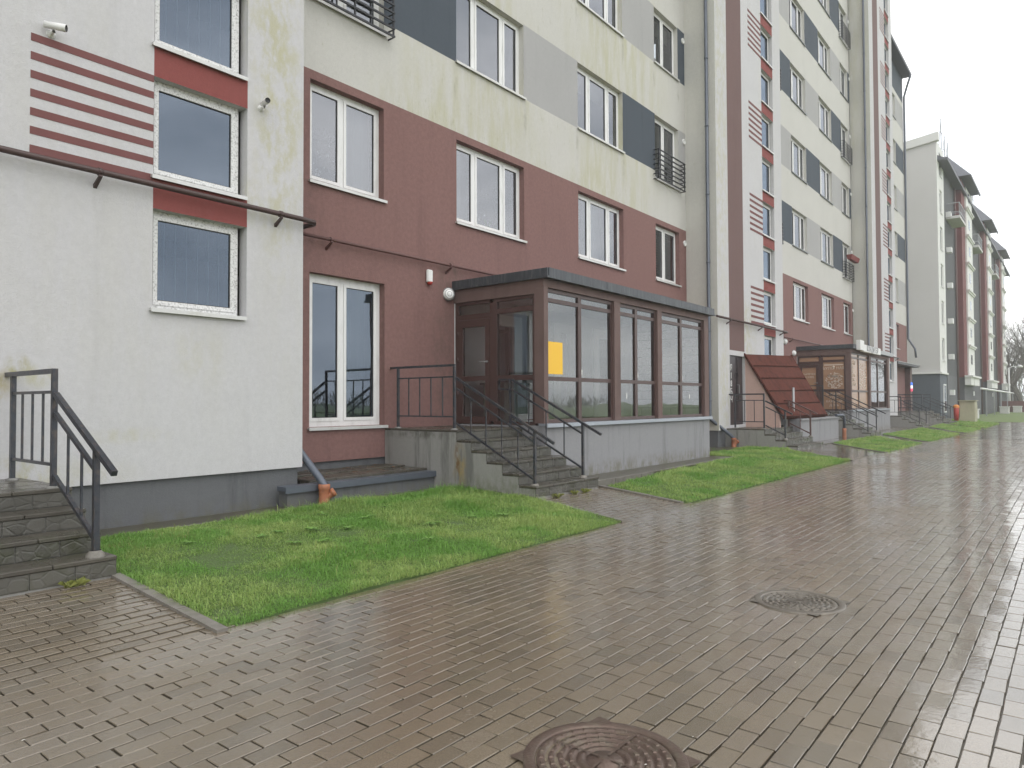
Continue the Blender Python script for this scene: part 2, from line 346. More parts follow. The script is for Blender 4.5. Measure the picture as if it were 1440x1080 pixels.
# ================================================================ ground, pavings, lawns
def zg(y): return -1.45+.115*min(1, max(0, (y-4.3)/1.9))
def lawn_y(x): return 4.295 if x < 14 else max(3.66, 4.295-.018*(x-14))
MB().quad((-160,-250,-1.62),(420,-250,-1.62),(420,250,-1.62),(-160,250,-1.62)).build('ground', M['field'], kind='structure')
XS = 32.0                                             # up to here each paver is built
pav = bpy.data.objects.new('pavement', None)
mb = MB(); mb.box(-2.05,-2.5,-1.58,XS,4.3,-1.463)
sheet = mb.build('pavement', M['joint_sand'], kind='structure'); bpy.data.objects.remove(pav); pav = sheet
mb = MB(); mb.box(XS,-12,-1.58,56.5,3.6,-1.45); mb.box(-9,-12,-1.58,XS,-2.502,-1.45); mb.box(-9,-2.5,-1.58,-2.06,4.3,-1.45)
for x0, x1 in ((XS,56.5),):
    ys = [3.6, 4.3, 5.2, 6.2, 7.4]
    for a, b in zip(ys, ys[1:]):
        xq = x0 if b < 4.31 else 16.5
        mb.quad((xq,a,zg(a)),(x1,a,zg(a)),(x1,b,zg(b)),(xq,b,zg(b)))
far = mb.build('paving_sheet', M['paving_far'], pav)
# base under the stair paths
mb = MB()
for x0, x1 in ((-2.05,2.4),(7.45,9.35)):
    mb.quad((x0,4.3,-1.46),(x1+(.4 if x0 > 0 else 0),4.3,-1.46),(x1+.4*(x0>0),6.2,zg(6.2)-.01),(x0,6.2,zg(6.2)-.01))
mb.build('path_bed', M['joint_sand'], pav)
MHS = [(2.5,1.52,.285,'a'), (5.31,1.59,.258,'b')]
def project(p):
    q = Vector(p); d = q.dot(Fw)
    return (720+F_PX*q.dot(Rt)/d, 540-F_PX*q.dot(Up)/d, d) if d > .05 else None
cand = []
def sink(x, y):            # shallow hollow at the right where the water stands
    e = .86-.012*(x-3)+.22*noise.noise((x*.7, y*1.1, 3.1))+.16*noise.noise((x*2.1, y*3, 1.1))
    edge = max(0, min(1, (y+1.9)/.6))*max(0, min(1, (x-1.2)/1.0))*max(0, min(1, (16.6-x)/2.))
    return edge*max(0, min(1, (e-y)/.75))*.003
def try_paver(x, y, path=0):
    z = zg(y); pr = project((x, y, z))
    for mx, my, r, _ in MHS:
        if math.hypot(x-mx, y-my) < r-.05: return
    hole = any(math.hypot(x-mx, y-my) < r+.17 for mx, my, r, _ in MHS)
    wob = -.002 if hole else .003*noise.noise((x*.9, y*.9, 0))
    cand.append((F_PX/pr[2] if pr and -30 < pr[0] < 1470 and pr[1] < 1110 else 0, x, y, z-sink(x,y)+wob))
for j in range(-25, 43):
    y = .05+j*.1
    for i in range(-10, 161):
        x = .1+i*.2+(.1 if j % 2 else 0)
        if x < XS-.1: try_paver(x, y)
for j in range(43, 59):
    y = .05+j*.1
    for i in range(-10, 60):
        x = .1+i*.2+(.1 if j % 2 else 0)
        if x < 2.42 or 7.5+.22*(y-4.3) < x < 9.45+.2*(y-4.3): try_paver(x, y)
cand.sort(key=lambda c: -c[0])
def paver_geo(tone, l=.193, w=.093, h=.06, b=.0025):
    a, c = l/2, w/2; j = lambda: random.uniform(-.0012, .0012)
    t = [(sx*(a-b)+j(), sy*(c-b)+j(), 0) for sx, sy in ((-1,-1),(1,-1),(1,1),(-1,1))]
    m_ = [(sx*a+j(), sy*c+j(), -b*1.1) for sx, sy in ((-1,-1),(1,-1),(1,1),(-1,1))]
    lo = [(p[0], p[1], -h) for p in m_]
    f = [(0,1,2,3)]+[(4+i, 4+(i+1)%4, (i+1)%4, i) for i in range(4)]+[(8+i, 8+(i+1)%4, 4+(i+1)%4, 4+i) for i in range(4)]
    return np.array(t+m_+lo), f   # faces 5-8 are the sandy sides
def set_tone(me, vals):
    at = me.attributes.new('tone', 'FLOAT', 'FACE'); at.data.foreach_set('value', np.asarray(vals, dtype=np.float32))
protos = []
for k in range(12):
    vs, fs = paver_geo(0); me = bpy.data.meshes.new('paver'); me.from_pydata(vs.tolist(), [], fs); me.materials.append(M['paver']); me.materials.append(M['joint_sand']); me.polygons.foreach_set('material_index', [0]*5+[1]*4); set_tone(me, [k/11]*len(fs)); protos.append(me)
for n_, (sz, x, y, z) in enumerate(cand[:300]):
    o = link('paver', random.choice(protos), pav, (x+random.gauss(0,.0012), y+random.gauss(0,.001), z+random.gauss(0,.0009)))
    o.rotation_euler = (random.gauss(0,.008), random.gauss(0,.005), random.gauss(0,.008)+(math.pi if random.random() < .5 else 0))
V = []; Fc = []; T = []; nv = 0
for sz, x, y, z in cand[300:]:
    vs, fs = paver_geo(0)
    rx, ry, rz = random.gauss(0,.008), random.gauss(0,.005), random.gauss(0,.008)
    m = np.array(Matrix.Rotation(rz,3,'Z') @ Matrix.Rotation(rx,3,'X') @ Matrix.Rotation(ry,3,'Y'))
    V.append(vs @ m.T+np.array([x+random.gauss(0,.0012), y+random.gauss(0,.001), z+H+random.gauss(0,.0009)]))
    Fc += [tuple(nv+i for i in f) for f in fs]; nv += 12; T += [random.random()]*len(fs)
me = bpy.data.meshes.new('paver_field'); me.from_pydata(np.concatenate(V).tolist(), [], Fc); me.materials.append(M['paver']); me.materials.append(M['joint_sand']); me.polygons.foreach_set('material_index', ([0]*5+[1]*4)*(len(Fc)//9)); set_tone(me, T)
o = bpy.data.objects.new('paver_field', me); C.objects.link(o); o['kind'] = 'stuff'; o.parent = pav; o.location = -Vector(pav.location)
# kerbs
kb = bpy.data.objects.new('kerb', None); kb.empty_display_size = .2; C.objects.link(kb); kb['kind'] = 'structure'; kb.location = (0,0,0)
def kerb_line(a, b, w=.075, step=.5, up=.018):
    a = Vector(a); b = Vector(b); n = max(1, round((b-a).length/step)); d = (b-a)/n; p = Vector((-d.y, d.x)).normalized()*w/2
    for i in range(n):
        s = a+d*i+d*.008; e = a+d*(i+1)-d*.008; q = random.uniform(-.004,.004)
        mb = MB(); vs = []
        for zz in (-.1, up+q):
            vs += [(s.x-p.x, s.y-p.y, zg(s.y)+zz), (e.x-p.x, e.y-p.y, zg(e.y)+zz), (e.x+p.x, e.y+p.y, zg(e.y)+zz), (s.x+p.x, s.y+p.y, zg(s.y)+zz)]
        mb.add(vs, [(0,3,2,1),(4,5,6,7),(0,1,5,4),(1,2,6,5),(2,3,7,6),(3,0,4,7)]); mb.build('kerb_stone', M['kerb'], kb)
lawns = [[(2.42,4.295),(7.50,4.295),(7.90,5.95),(7.86,7.3),(7.0,7.52),(2.5,7.5)],
         [(9.42,4.32),(18.55,4.295),(19.5,6.0),(20.1,6.3),(20.1,7.4),(16.6,7.4),(16.6,6.35),(9.75,5.85)],
         [(21.9,lawn_y(21.9)),(27.1,lawn_y(27.1)),(29.3,6.0),(23.7,6.05)],
         [(28.4,lawn_y(28.4)),(35.6,lawn_y(35.6)),(39.5,5.9),(31.0,6.0)],
         [(37.0,lawn_y(37)),(43.2,lawn_y(43.2)),(46.5,5.9),(41.5,5.9)],
         [(44.4,lawn_y(44.4)),(53,3.7),(57,5.5),(57,6.6),(50,6.2),(48,5.8)]]
kerb_line((2.385,4.25),(2.42,5.92)); kerb_line((7.53,4.28),(7.95,5.98)); kerb_line((9.38,4.4),(9.7,5.95)); kerb_line((18.6,4.25),(19.6,6.1))
for L in lawns[2:5]: kerb_line(L[0], L[3]); kerb_line(L[1], L[2])
kerb_line((2.5,7.54),(7.85,7.56),.06,1.0,.012); kerb_line((9.75,6.28),(16.6,6.42),.06,1.0,.012)
def inside(p, poly):
    c = False; n = len(poly)
    for i in range(n):
        (x0,y0),(x1,y1) = poly[i], poly[i-1]
        if (y0 > p[1]) != (y1 > p[1]) and p[0] < (x1-x0)*(p[1]-y0)/(y1-y0)+x0: c = not c
    return c
def bumpz(x, y): return zg(y)+.012+.02*noise.noise((x*1.3, y*1.3, 5.))
def snap_to(p, poly):
    best = None
    for i in range(len(poly)):
        a = Vector(poly[i-1]); b = Vector(poly[i]); t_ = max(0, min(1, (Vector(p)-a).dot(b-a)/max(1e-9,(b-a).length_squared))); q = a+(b-a)*t_
        d = (q-Vector(p)).length
        if best is None or d < best[0]: best = (d, (q.x, q.y))
    return best[1]
def lawn(poly, dens, hgt, wid, name_label):
    snap = lambda q: snap_to(q, poly)
    xs = [p[0] for p in poly]; ys = [p[1] for p in poly]
    mb = MB(); nx = int((max(xs)-min(xs))/.15)+1; ny = int((max(ys)-min(ys))/.15)+1
    gx = np.linspace(min(xs)-.031, max(xs)+.033, nx+1); gy = np.linspace(min(ys)-.029, max(ys)+.031, ny+1)
    for a, b in zip(gx, gx[1:]):
        for c, d in zip(gy, gy[1:]):
            cr = [(a,c),(b,c),(b,d),(a,d)]; ins = [inside(q, poly) for q in cr]
            if any(ins): mb.quad(*[(*(q if i_ else snap(q)), bumpz(*q) if i_ else zg(snap(q)[1])-.014) for q, i_ in zip(cr, ins)])
    mb.build('lawn', M['lawn_soil'], kind='structure')
    area = (max(xs)-min(xs))*(max(ys)-min(ys)); n = int(area*dens)
    P = np.stack([rng.uniform(min(xs),max(xs),n), rng.uniform(min(ys),max(ys),n)], 1)
    edge = rng.normal(0,.02,(n,2)); bare = np.array([noise.noise((x*2.3, y*2.3, 4.4)) for x, y in P]); keep = np.array([inside(p+e, poly) and (b < .62 or random.random() < .35) for p, e, b in zip(P, edge, bare)]); P = P[keep]; n = len(P)
    tuft = np.array([noise.noise((x*1.1, y*1.1, 9.)) + .6*noise.noise((x*4, y*4, 2.)) for x, y in P])
    back = np.clip((P[:,1]-5.6)/1.6, 0, 1)*np.clip((P[:,0]-4.0)/1.5, 0, 1) if poly is lawns[0] else np.zeros(n)
    hh = hgt*(1+.85*tuft)*rng.uniform(.5,1.4,n)*(1+1.25*back)*np.where(rng.random(n) < .025, 2.1, 1); hh = np.clip(hh, .012, .2)
    az = rng.uniform(0, 2*np.pi, n); lean = rng.uniform(.35,1.75,n); w = wid*rng.uniform(.7,1.4,n)
    z0 = np.array([bumpz(x,y) for x, y in P])+H-.006
    dx, dy = np.cos(az), np.sin(az); px, py = -dy, dx
    A = np.stack([P[:,0]-px*w, P[:,1]-py*w, z0], 1); B = np.stack([P[:,0]+px*w, P[:,1]+py*w, z0], 1)
    mid = np.stack([P[:,0]+dx*hh*lean*.35, P[:,1]+dy*hh*lean*.35, z0+hh*np.maximum(.25,.72-.2*lean)], 1)
    Cm = mid+np.stack([px*w*.8, py*w*.8, 0*w], 1); Dm = mid-np.stack([px*w*.8, py*w*.8, 0*w], 1)
    tip = np.stack([P[:,0]+dx*hh*lean, P[:,1]+dy*hh*lean, z0+hh*np.maximum(.12, 1.08-.5*lean)], 1)
    vs = np.stack([A,B,Cm,Dm,tip], 1).reshape(-1,3)
    me = bpy.data.meshes.new('grass'); me.vertices.add(5*n); me.vertices.foreach_set('co', vs.ravel().astype(np.float32))
    b5 = (np.arange(n)*5)[:,None]; q = b5+np.array([0,1,2,3]); t3 = b5+np.array([3,2,4])
    me.loops.add(7*n); me.loops.foreach_set('vertex_index', np.concatenate([q,t3],1).ravel().astype(np.int32))
    me.polygons.add(2*n); st = (np.arange(n)*7)[:,None]+np.array([0,4]); me.polygons.foreach_set('loop_start', st.ravel().astype(np.int32))
    me.polygons.foreach_set('loop_total', np.tile([4,3], n).astype(np.int32)); me.update(calc_edges=True)
    tn = np.clip(.42+.35*tuft+rng.normal(0,.2,n)-.2*back, 0, 1); set_tone(me, np.repeat(tn, 2)); me.materials.append(M['grass'])
    o = bpy.data.objects.new('grass', me); C.objects.link(o); o['kind'] = 'stuff'; o['label'] = name_label
lawn(lawns[0], 11000, .038, .0021, 'short wet grass of the near lawn beside the left steps')
lawn(lawns[1], 3600, .05, .0036, 'short grass in front of the glass porch with the yellow poster')
for i, L in enumerate(lawns[2:]): lawn(L, 1100 if i < 2 else 500, .055, .006+.002*i, 'grass strip further along the paved path')
# apron along the walls
mb = MB(); mb.box(2.42,7.54,-1.5,7.86,8.6,-1.333); mb.box(9.6,6.3,-1.5,16.6,7.2,-1.334); mb.box(16.55,7.3,-1.5,20.3,9.2,-1.3345); mb.box(5.2,7.4,-1.5,7.9,9.1,-1.3365)
mb.box(23,6.0,-1.5,54,9.1,-1.337)
mb.build('apron', M['apron'], kind='structure')
# weeds in the near lawn
def weed(x, y, r, n, label):
    mb = MB(); z = bumpz(x, y)
    for k in range(n):
        a = 2*math.pi*k/n+random.uniform(-.3,.3); l = .8*r*random.uniform(.6,1.15); w = l*.22; up = random.uniform(.04,.3)
        d = Vector((math.cos(a), math.sin(a), 0)); p = Vector((-d.y, d.x, 0)); b = Vector((x,y,z+.02))
        m1 = b+d*l*.35+Vector((0,0,l*up*.75)); m2 = b+d*l*.75+Vector((0,0,l*up)); tp = b+d*l+Vector((0,0,l*up*.75))
        mb.add([b, m1+p*w*.7, m2+p*w, tp, m2-p*w, m1-p*w*.7, m1-Vector((0,0,.006)), m2-Vector((0,0,.008))], [(0,6,1),(0,5,6),(6,7,2,1),(6,5,4,7),(7,3,2),(7,4,3)])
    return tag(mb.build('weed', M['leaf_green'], at=(x,y,z)), label, 'weed', 'broad-leaved weeds in the near lawn')
WL = 'broad-leaved green weed growing low in the near lawn'
for x, y, r, n in ((3.9,6.25,.10,9),(4.15,6.35,.09,8),(4.45,6.2,.11,10),(4.75,6.0,.10,9),(4.0,5.85,.10,9),(4.25,5.75,.09,8),(5.25,6.3,.13,11),(5.6,5.6,.12,10),(5.0,5.05,.09,9),(6.2,5.55,.1,9),(6.6,5.4,.11,9),(5.9,6.7,.13,9),(6.5,6.6,.14,10),(5.1,6.9,.12,9),(3.3,6.5,.09,8),(7.0,4.95,.08,8),(6.85,6.9,.13,9)):
    side = 'by the left steps' if x < 4 else 'in the left half' if x < 4.8 else 'in the middle' if x < 5.8 else 'towards the porch steps'
    dep = 'near the paving edge' if y < 5.3 else 'half way up the lawn' if y < 6.15 else 'below the wall strip'
    weed(x, y, r, n, f"{'large' if r > .105 else 'small'} broad-leaved lawn weed {side}, {dep}")
def tuftm(x, y, z, r, n, label, grp):
    mb = MB()
    for k in range(n):
        a = random.uniform(0,6.28); l = r*random.uniform(.5,1.1); d = Vector((math.cos(a), math.sin(a), 0)); p = Vector((-d.y,d.x,0))*.007; b = Vector((x+random.gauss(0,r*.3),y+random.gauss(0,r*.2),z))
        mb.add([b-p, b+p, b+d*l*.6+p+Vector((0,0,l*.6)), b+d*l+Vector((0,0,l*.5)), b+d*l*.6-p+Vector((0,0,l*.6))], [(0,1,2,3),(0,3,4)])
    return tag(mb.build('grass_tuft', M['weed_yellow'], at=(x,y,z)), label, 'grass tuft', grp)
G = 'yellowish tufts growing at the foot of the steps'
for x, y, l in ((2.1,5.84,'pale yellow grass tuft at the corner of the left steps'), (8.75,5.80,'pale yellow grass tuft at the bottom step of the porch'), (9.0,5.79,'pale yellow grass tuft at the bottom step of the porch'), (8.3,5.8,'pale yellow grass tuft at the bottom step of the porch')):
    tuftm(x, y, zg(y), .09, 26, l, G)
# litter and petals on the paving
mb = MB()
for k in range(46):
    u = random.random(); x = .8+u*u*15; y = random.uniform(.1, 4.2); s = random.uniform(.004,.011); a = random.uniform(0,6.28); z = zg(y)+.003
    c, sn_ = math.cos(a)*s, math.sin(a)*s
    mb.add([(x-c,y-sn_,z),(x+sn_*.4,y-c*.4,z+.002),(x+c,y+sn_,z),(x-sn_*.4,y+c*.4,z+.003)], [(0,1,2),(0,2,3)])
mb.build('litter', M['litter'], kind='stuff')

# ---------------------------------------------------------------- manhole covers
def manhole(x, y, r, spokes, label, mat):
    z = -1.449; t = thing('manhole_cover', label, 'manhole cover', (x,y,z-.05))
    mb = MB(); mb.lathe((x,y,z), (0,0,1), [(-.06,r+.055),(.004,r+.055),(.006,r+.05),(.006,r+.012),(.002,r+.006),(-.06,r+.006)], 56)
    for k in range(4):
        a = .6+k*math.pi/2; ca, sa = math.cos(a), math.sin(a)
        mb.add([(x+ca*(r+.04)-sa*.06, y+sa*(r+.04)+ca*.06, z+.0045), (x+ca*(r+.04)+sa*.06, y+sa*(r+.04)-ca*.06, z+.0045), (x+ca*(r+.11), y+sa*(r+.11), z+.0035)], [(0,1,2)])
    mb.build('frame_ring', mat, t)
    mb = MB(); mb.lathe((x,y,z), (0,0,1), [(-.05,r),(.001,r),(.003,r-.004)]+[q for i in range(5) for q in ((.003, r-.03-i*.04), (-.005, r-.034-i*.04), (-.005, r-.046-i*.04), (.003, r-.05-i*.04))]+[(.003,.001)], 56)
    lid = mb.build('lid', mat, t)
    mb = MB()
    for i in range(4):
        r0, r1 = r-.03-i*.04+.012, r-.03-i*.04+.018-.0
        n = int(2*math.pi*(r-.03-i*.04)/.052)
        for k in range(n):
            a = 2*math.pi*(k+.5*(i%2))/n; ra = r-.012-i*.04; rb = ra-.018; da = .014/ra
            P = lambda rr, aa, zz: (x+rr*math.cos(aa), y+rr*math.sin(aa), z+zz)
            mb.add([P(ra,a-da,.003),P(ra,a+da,.003),P(rb,a+da,.003),P(rb,a-da,.003),P(ra-.002,a-da*.8,.0075),P(ra-.002,a+da*.8,.0075),P(rb+.002,a+da*.8,.0075),P(rb+.002,a-da*.8,.0075)], [(7,6,5,4),(0,1,5,4),(1,2,6,5),(2,3,7,6),(3,0,4,7)])
    for k in range(spokes):
        a = 2*math.pi*k/spokes; P = lambda rr, s: (x+rr*math.cos(a)-s*math.sin(a), y+rr*math.sin(a)+s*math.cos(a), z+.007)
        mb.quad(P(.03,-.006), P(r-.03,-.006), P(r-.03,.006), P(.03,.006))
    mb.build('raised_pattern', mat, lid)
manhole(2.5,1.52,.278,4,'rusty round manhole cover with ringed pattern at the bottom edge of the picture',M['iron'])
manhole(5.31,1.59,.252,18,'grey round manhole cover with spoke pattern further along the wet paving', M['iron_grey'])

# ================================================================ apartment building
DM, DT = 9.0, 8.05
bld = thing('apartment_building', 'long apartment building with cream towers, brown ground storeys and grey panels along the path', 'apartment building', (0,9,-1.45))
ST = 3.04
def sill_z(k): return 3.38+ST*k
def facade(parent, Y, x0, x1, z0, z1, fields, openings, base=('wall','plaster_main'), reveal=.13, rev_mat=None):
    xs = sorted({x0,x1,*[min(max(v,x0),x1) for f in fields for v in f[:2]],*[v for o in openings for v in o[:2]]})
    zs = sorted({z0,z1,*[min(max(v,z0),z1) for f in fields for v in f[2:4]],*[v for o in openings for v in o[2:4]]})
    groups = {}
    def key(x, z):
        for i, f in enumerate(fields):
            if f[0] < x < f[1] and f[2] < z < f[3]: return (i, f[4], f[5])
        return (-1, *base)
    for a, b in zip(xs, xs[1:]):
        for c, d in zip(zs, zs[1:]):
            cx, cz = (a+b)/2, (c+d)/2
            if any(o[0] < cx < o[1] and o[2] < cz < o[3] for o in openings): continue
            groups.setdefault(key(cx,cz), MB()).quad((a,Y,c),(b,Y,c),(b,Y,d),(a,Y,d))
    for a, b, c, d in openings:
        k = key(a-.02, (c+d)/2)
        if k[2] in ('plaster_dark','plaster_light'): k = (-1, *base)
        g = groups.setdefault(k, MB()) if rev_mat is None else MB(); y1 = Y+reveal+.06
        g.quad((a,Y,c),(a,Y,d),(a,y1,d),(a,y1,c)); g.quad((b,Y,d),(b,Y,c),(b,y1,c),(b,y1,d)); g.quad((a,Y,d),(b,Y,d),(b,y1,d),(a,y1,d)); g.quad((b,Y,c),(a,Y,c),(a,y1,c),(b,y1,c))
        if rev_mat: g.build('window_reveal', M[rev_mat], parent)
    for (i, nm, mt), g in groups.items(): g.build(nm, M[mt], parent)
win_cache = {}
def window(parent, x0, x1, z0, z1, Y, splits, depth=.13, gl='glass', sill='sill_metal', extra=None, fw=.065, name='window', frame='pvc_white'):
    """frame mesh; sashes split at fractions; panes, sill and what hangs behind are its children"""
    key = (round(x1-x0,3), round(z1-z0,3), tuple(splits), gl, sill, extra, fw, frame)
    if key in win_cache:
        src, sx = win_cache[key]
        d = Vector((x0, Y, z0))-wloc(src)
        c = copy_tree(src, parent, d); return c
    mb = MB(); y0, y1 = Y+depth, Y+depth+.07
    def fr(a, b, c, d, w, ya, yb):
        mb.box(a,ya,c,b,yb,c+w); mb.box(a,ya,d-w,b,yb,d); mb.box(a,ya,c+w,a+w,yb,d-w); mb.box(b-w,ya,c+w,b,yb,d-w)
    fr(x0,x1,z0,z1,fw,y0,y1)
    cuts = [x0+fw-.02]+[x0+(x1-x0)*s for s in splits]+[x1-fw+.02]
    for s in cuts[1:-1]: mb.box(s-.035,y0+.002,z0+fw,s+.035,y1,z1-fw)
    w = mb.build(name, M[frame], parent, at=(x0,Y,z0))
    smb = MB(); mb = smb
    gs = MB()
    for i, (a, b) in enumerate(zip(cuts, cuts[1:])):
        l = a+(.02 if i == 0 else .036); r = b-(.02 if i == len(cuts)-2 else .036)
        sa, sb, sc_, sd_ = l, r, z0+fw, z1-fw
        fr(sa,sb,sc_,sd_,.05,y0-.012,y0+.05)
        e = .009                                        # dark rubber gasket
        for q in ((sa+.05,sb-.05,sc_+.05,sc_+.05+e),(sa+.05,sb-.05,sd_-.05-e,sd_-.05),(sa+.05,sa+.05+e,sc_+.05,sd_-.05),(sb-.05-e,sb-.05,sc_+.05,sd_-.05)):
            gs.box(q[0],y0+.004,q[2],q[1],y0+.02,q[3])
        p = MB(); p.quad((sa+.05,y0+.015,sc_+.05),(sb-.05,y0+.015,sc_+.05),(sb-.05,y0+.015,sd_-.05),(sa+.05,y0+.015,sd_-.05)); p.build('pane', M[gl], w)
    smb.build('sash', M[frame], w); gs.build('gasket', M['black_plastic'], w)
    if sill:
        mb = MB(); mb.box(x0-.03,Y-.045,z0-.035,x1+.04,y0+.01,z0-.004); mb.box(x0-.03,Y-.05,z0-.05,x1+.04,Y-.043,z0-.006); mb.build('sill', M[sill], w)
    rr = random.Random(str(key))
    if extra:
        mb = MB(); yc = y1+.14
        if 'bars' in extra:
            n = 8
            for i in range(1, n): mb.bar((x0+(x1-x0)*i/n, yc, z0+.02), (x0+(x1-x0)*i/n, yc, z0+(z1-z0)*(.72 if 'low' in extra else 1)), .014)
            mb.build('safety_bars', M['white_paint'], w)
        elif 'blind' in extra:
            for i in range(int((z1-z0)/.075)): mb.box(x0+.05,yc,z0+.05+i*.075,x1-.05,yc+.02,z0+.09+i*.075)
            mb.build('blind', M['curtain_green'], w)
        elif 'roller' in extra:
            z = z1-(z1-z0)*(.28 if extra == 'roller' else .55); mb.box(x0+.05,yc-.02,z,x1-.05,yc-.012,z1-.03); mb.box(x0+.05,yc-.026,z-.02,x1-.05,yc-.008,z); mb.build('blind', M['roller_cloth'], w)
        else:
            if 'p' in extra:
                pm_ = MB(); px = x0+(x1-x0)*.6
                pm_.lathe((px,yc-.04,z0+.02),(0,0,1),[(0,.05),(.1,.065),(.1,.05)],10); pot = pm_.build('plant_pot', M['terracotta'], w); lf = MB()
                for q in range(26):
                    a = rr.uniform(0,6.28); l = rr.uniform(.1,.28); d = Vector((math.cos(a)*.6, math.sin(a)*.25, 1)).normalized(); b0 = Vector((px,yc-.04,z0+.12)); sd_2 = Vector((-d.z,0,d.x)).normalized()*.018
                    lf.add([b0, b0+d*l*.6+sd_2, b0+d*l, b0+d*l*.6-sd_2], [(0,1,2,3)])
                lf.build('foliage', M['leaf_green'], w)
            f0, f1 = {'l': (0,.34), 'r': (.62,1), 'm': (.3,.72), 'a': (0,1), 'g': (.55,1)}[extra[0]]
            n = int((f1-f0)*(x1-x0)/.05)
            pts = [(x0+(x1-x0)*(f0+(f1-f0)*i/n), yc+.03*math.sin(i*(1.1+.5*math.sin(i*.37)))+.012*rr.random()) for i in range(n+1)]
            for (xa,ya),(xb,yb) in zip(pts, pts[1:]): mb.quad((xa,ya,z0+.03),(xb,yb,z0+.03),(xb,yb,z1-.03),(xa,ya,z1-.03))
            mb.build('curtain', M['curtain_green' if extra[0] == 'g' else 'curtain'], w)
    win_cache[key] = (w, x0)
    return w
def decals(w, x0, x1, z0, z1, Y, n):
    rr = random.Random(int(x0*10)); mb = MB()
    for k in range(n):
        x = rr.uniform(x0,x1); z = z0+(z1-z0)*rr.random()**1.8; r = rr.uniform(.012,.028); y = Y+.13+.06
        for j in range(3):
            a = j*math.pi/3+rr.random(); c, s_ = math.cos(a)*r, math.sin(a)*r; p, q = -s_*.22, c*.22
            mb.add([(x-c-p,y+.0003*j,z-s_-q),(x+c-p,y+.0003*j,z+s_-q),(x+c+p,y+.0003*j,z+s_+q),(x-c+p,y+.0003*j,z-s_+q)], [(0,1,2,3)])
    mb.build('window_decal', M['white_paint'], w)
def balcony_rail(parent, x0, x1, z0, z1, Y=DM, bars=7):
    mb = MB(); yo = Y-.15
    r = None
    t = MB()
    for x in (x0+.02, (x0+x1)/2, x1-.02): t.bar((x,yo,z0),(x,yo,z1),.026)
    r = t.build('balcony_railing', M['rail_black'], parent, at=(x0,yo,z0))
    for i in range(bars):
        z = z0+(z1-z0)*i/(bars-1)
        b = MB(); b.tube([(x0,Y+.01,z),(x0,yo-.01,z),(x1,yo-.01,z),(x1,Y+.01,z)], .0145, 4); b.build('bar', M['rail_black'], r)
    return r
def vent(parent, x, z):
    mb = MB(); mb.lathe((x,DM,z),(0,-1,0),[(0,.085),(.03,.085),(.034,.07),(.02,.062),(.012,.0)],18); mb.build('vent', M['white_paint'], parent)
TOP = 22.3
def section(s, x0, x1, floors, kmin_shop=True, porch=None, cols=None, last=False):
    """one length of main facade; s = shift of the window columns"""
    cw = [(6.40,7.86),(9.64,11.72),(13.79,15.90),(17.68,19.17)]
    cw = [(a+s, b+s) for a, b in cw if (cols is None or b+s < cols)]
    ops = []; fields = []
    for k in range(floors):
        for c, (a, b) in enumerate(cw):
            zb = sill_z(k)-(.22 if (k % 2 == 1 and c in (0,3)) else 0); ops.append((a,b,zb,sill_z(k)+1.55))
    shop = []
    if s == 0:
        shop = [(6.40,7.88,-.37,1.98)]
        ops += shop + [(10.6,11.5,-.36,1.72),(14.4,15.3,-.36,1.72)]
    brown_bot = -.9
    xe = min(x1, 19.83+s)
    fields.append((x0, xe, brown_bot, 5.07, 'painted_field', 'plaster_brown'))
    for k in range(1, floors):
        z0, z1 = sill_z(k)-.02, sill_z(k)+1.57
        edges = [cw[0][1]+.0]+[v for a, b in cw[1:] for v in (a, b)]+[xe]
        for i in range(0, len(edges)-1, 2):
            dark = ((i//2) % 2 == 0) == (k % 2 == 1)
            fields.append((edges[i], edges[i+1], z0, z1, 'painted_field', 'plaster_dark' if dark else 'plaster_light'))
    if last: fields.append((x0, x1, 20.5, TOP, 'painted_field', 'plaster_dark'))
    facade(bld, DM, x0, x1, -.9, TOP, fields, ops)
    mb = MB(); mb.box(x0,DM+.05,-1.5,x1,DM+.3,-.9); mb.build('plinth', M['plinth_grey'], bld)
    ex = {}
    for k in range(floors):
        for c, (a, b) in enumerate(cw):
            rail = k % 2 == 1 and c in (0,3)
            zb = sill_z(k)-(.22 if rail else 0)
            sp = (.47,) if c in (0,3) else (.30,.72)
            e = {0: 'r', 1: 'lp', 2: 'm', 3: 'blind'}[c] if k == 0 and s == 0 else (None,'a','lp','roller','r','m','roller_long','ap')[(k*5+c*3+int(s)) % 8]
            wdw = window(bld, a, b, zb, sill_z(k)+1.55, DM, sp, extra=e, sill='sill_metal' if k == 0 or rail else ('sill_dark' if s else 'sill_metal'))
            if s == 0 and k == 0 and c < 2: decals(wdw, a+.12, b-(.85 if c == 0 else .75), zb+.15, zb+1.0, DM, 26)
            if rail: balcony_rail(bld, a-.1, b+.1, zb-.06, zb+.74)
        if s+19.5 < x1: vent(bld, 19.52+s, sill_z(k)+1.3)
    if s == 0:
        window(bld, 6.40, 7.88, -.37, 1.98, DM, (.47,), extra='g', fw=.085, gl='glass_shop')
    # eave and roof
    mb = MB(); mb.box(x0,DM-.55,TOP,x1+(.15 if last else 0),DM+12,TOP+.22); mb.build('roof', M['roof_dark'], bld)
    # interior: back wall and floor slabs
    mb = MB(); mb.quad((x0,DM+3.2,-1.4),(x1,DM+3.2,-1.4),(x1,DM+3.2,TOP),(x0,DM+3.2,TOP))
    for k in range(-1, floors+1):
        z = sill_z(k)-.8; mb.box(x0,DM+.32,z-.2,x1,DM+3.2,z)
    mb.build('interior', M['room'], bld)
section(0, 5.55, 19.7, 6)
section(20.18, 25.4, 39.7, 6)
section(40.3, 45.6, 54.7, 6, cols=54, last=True)
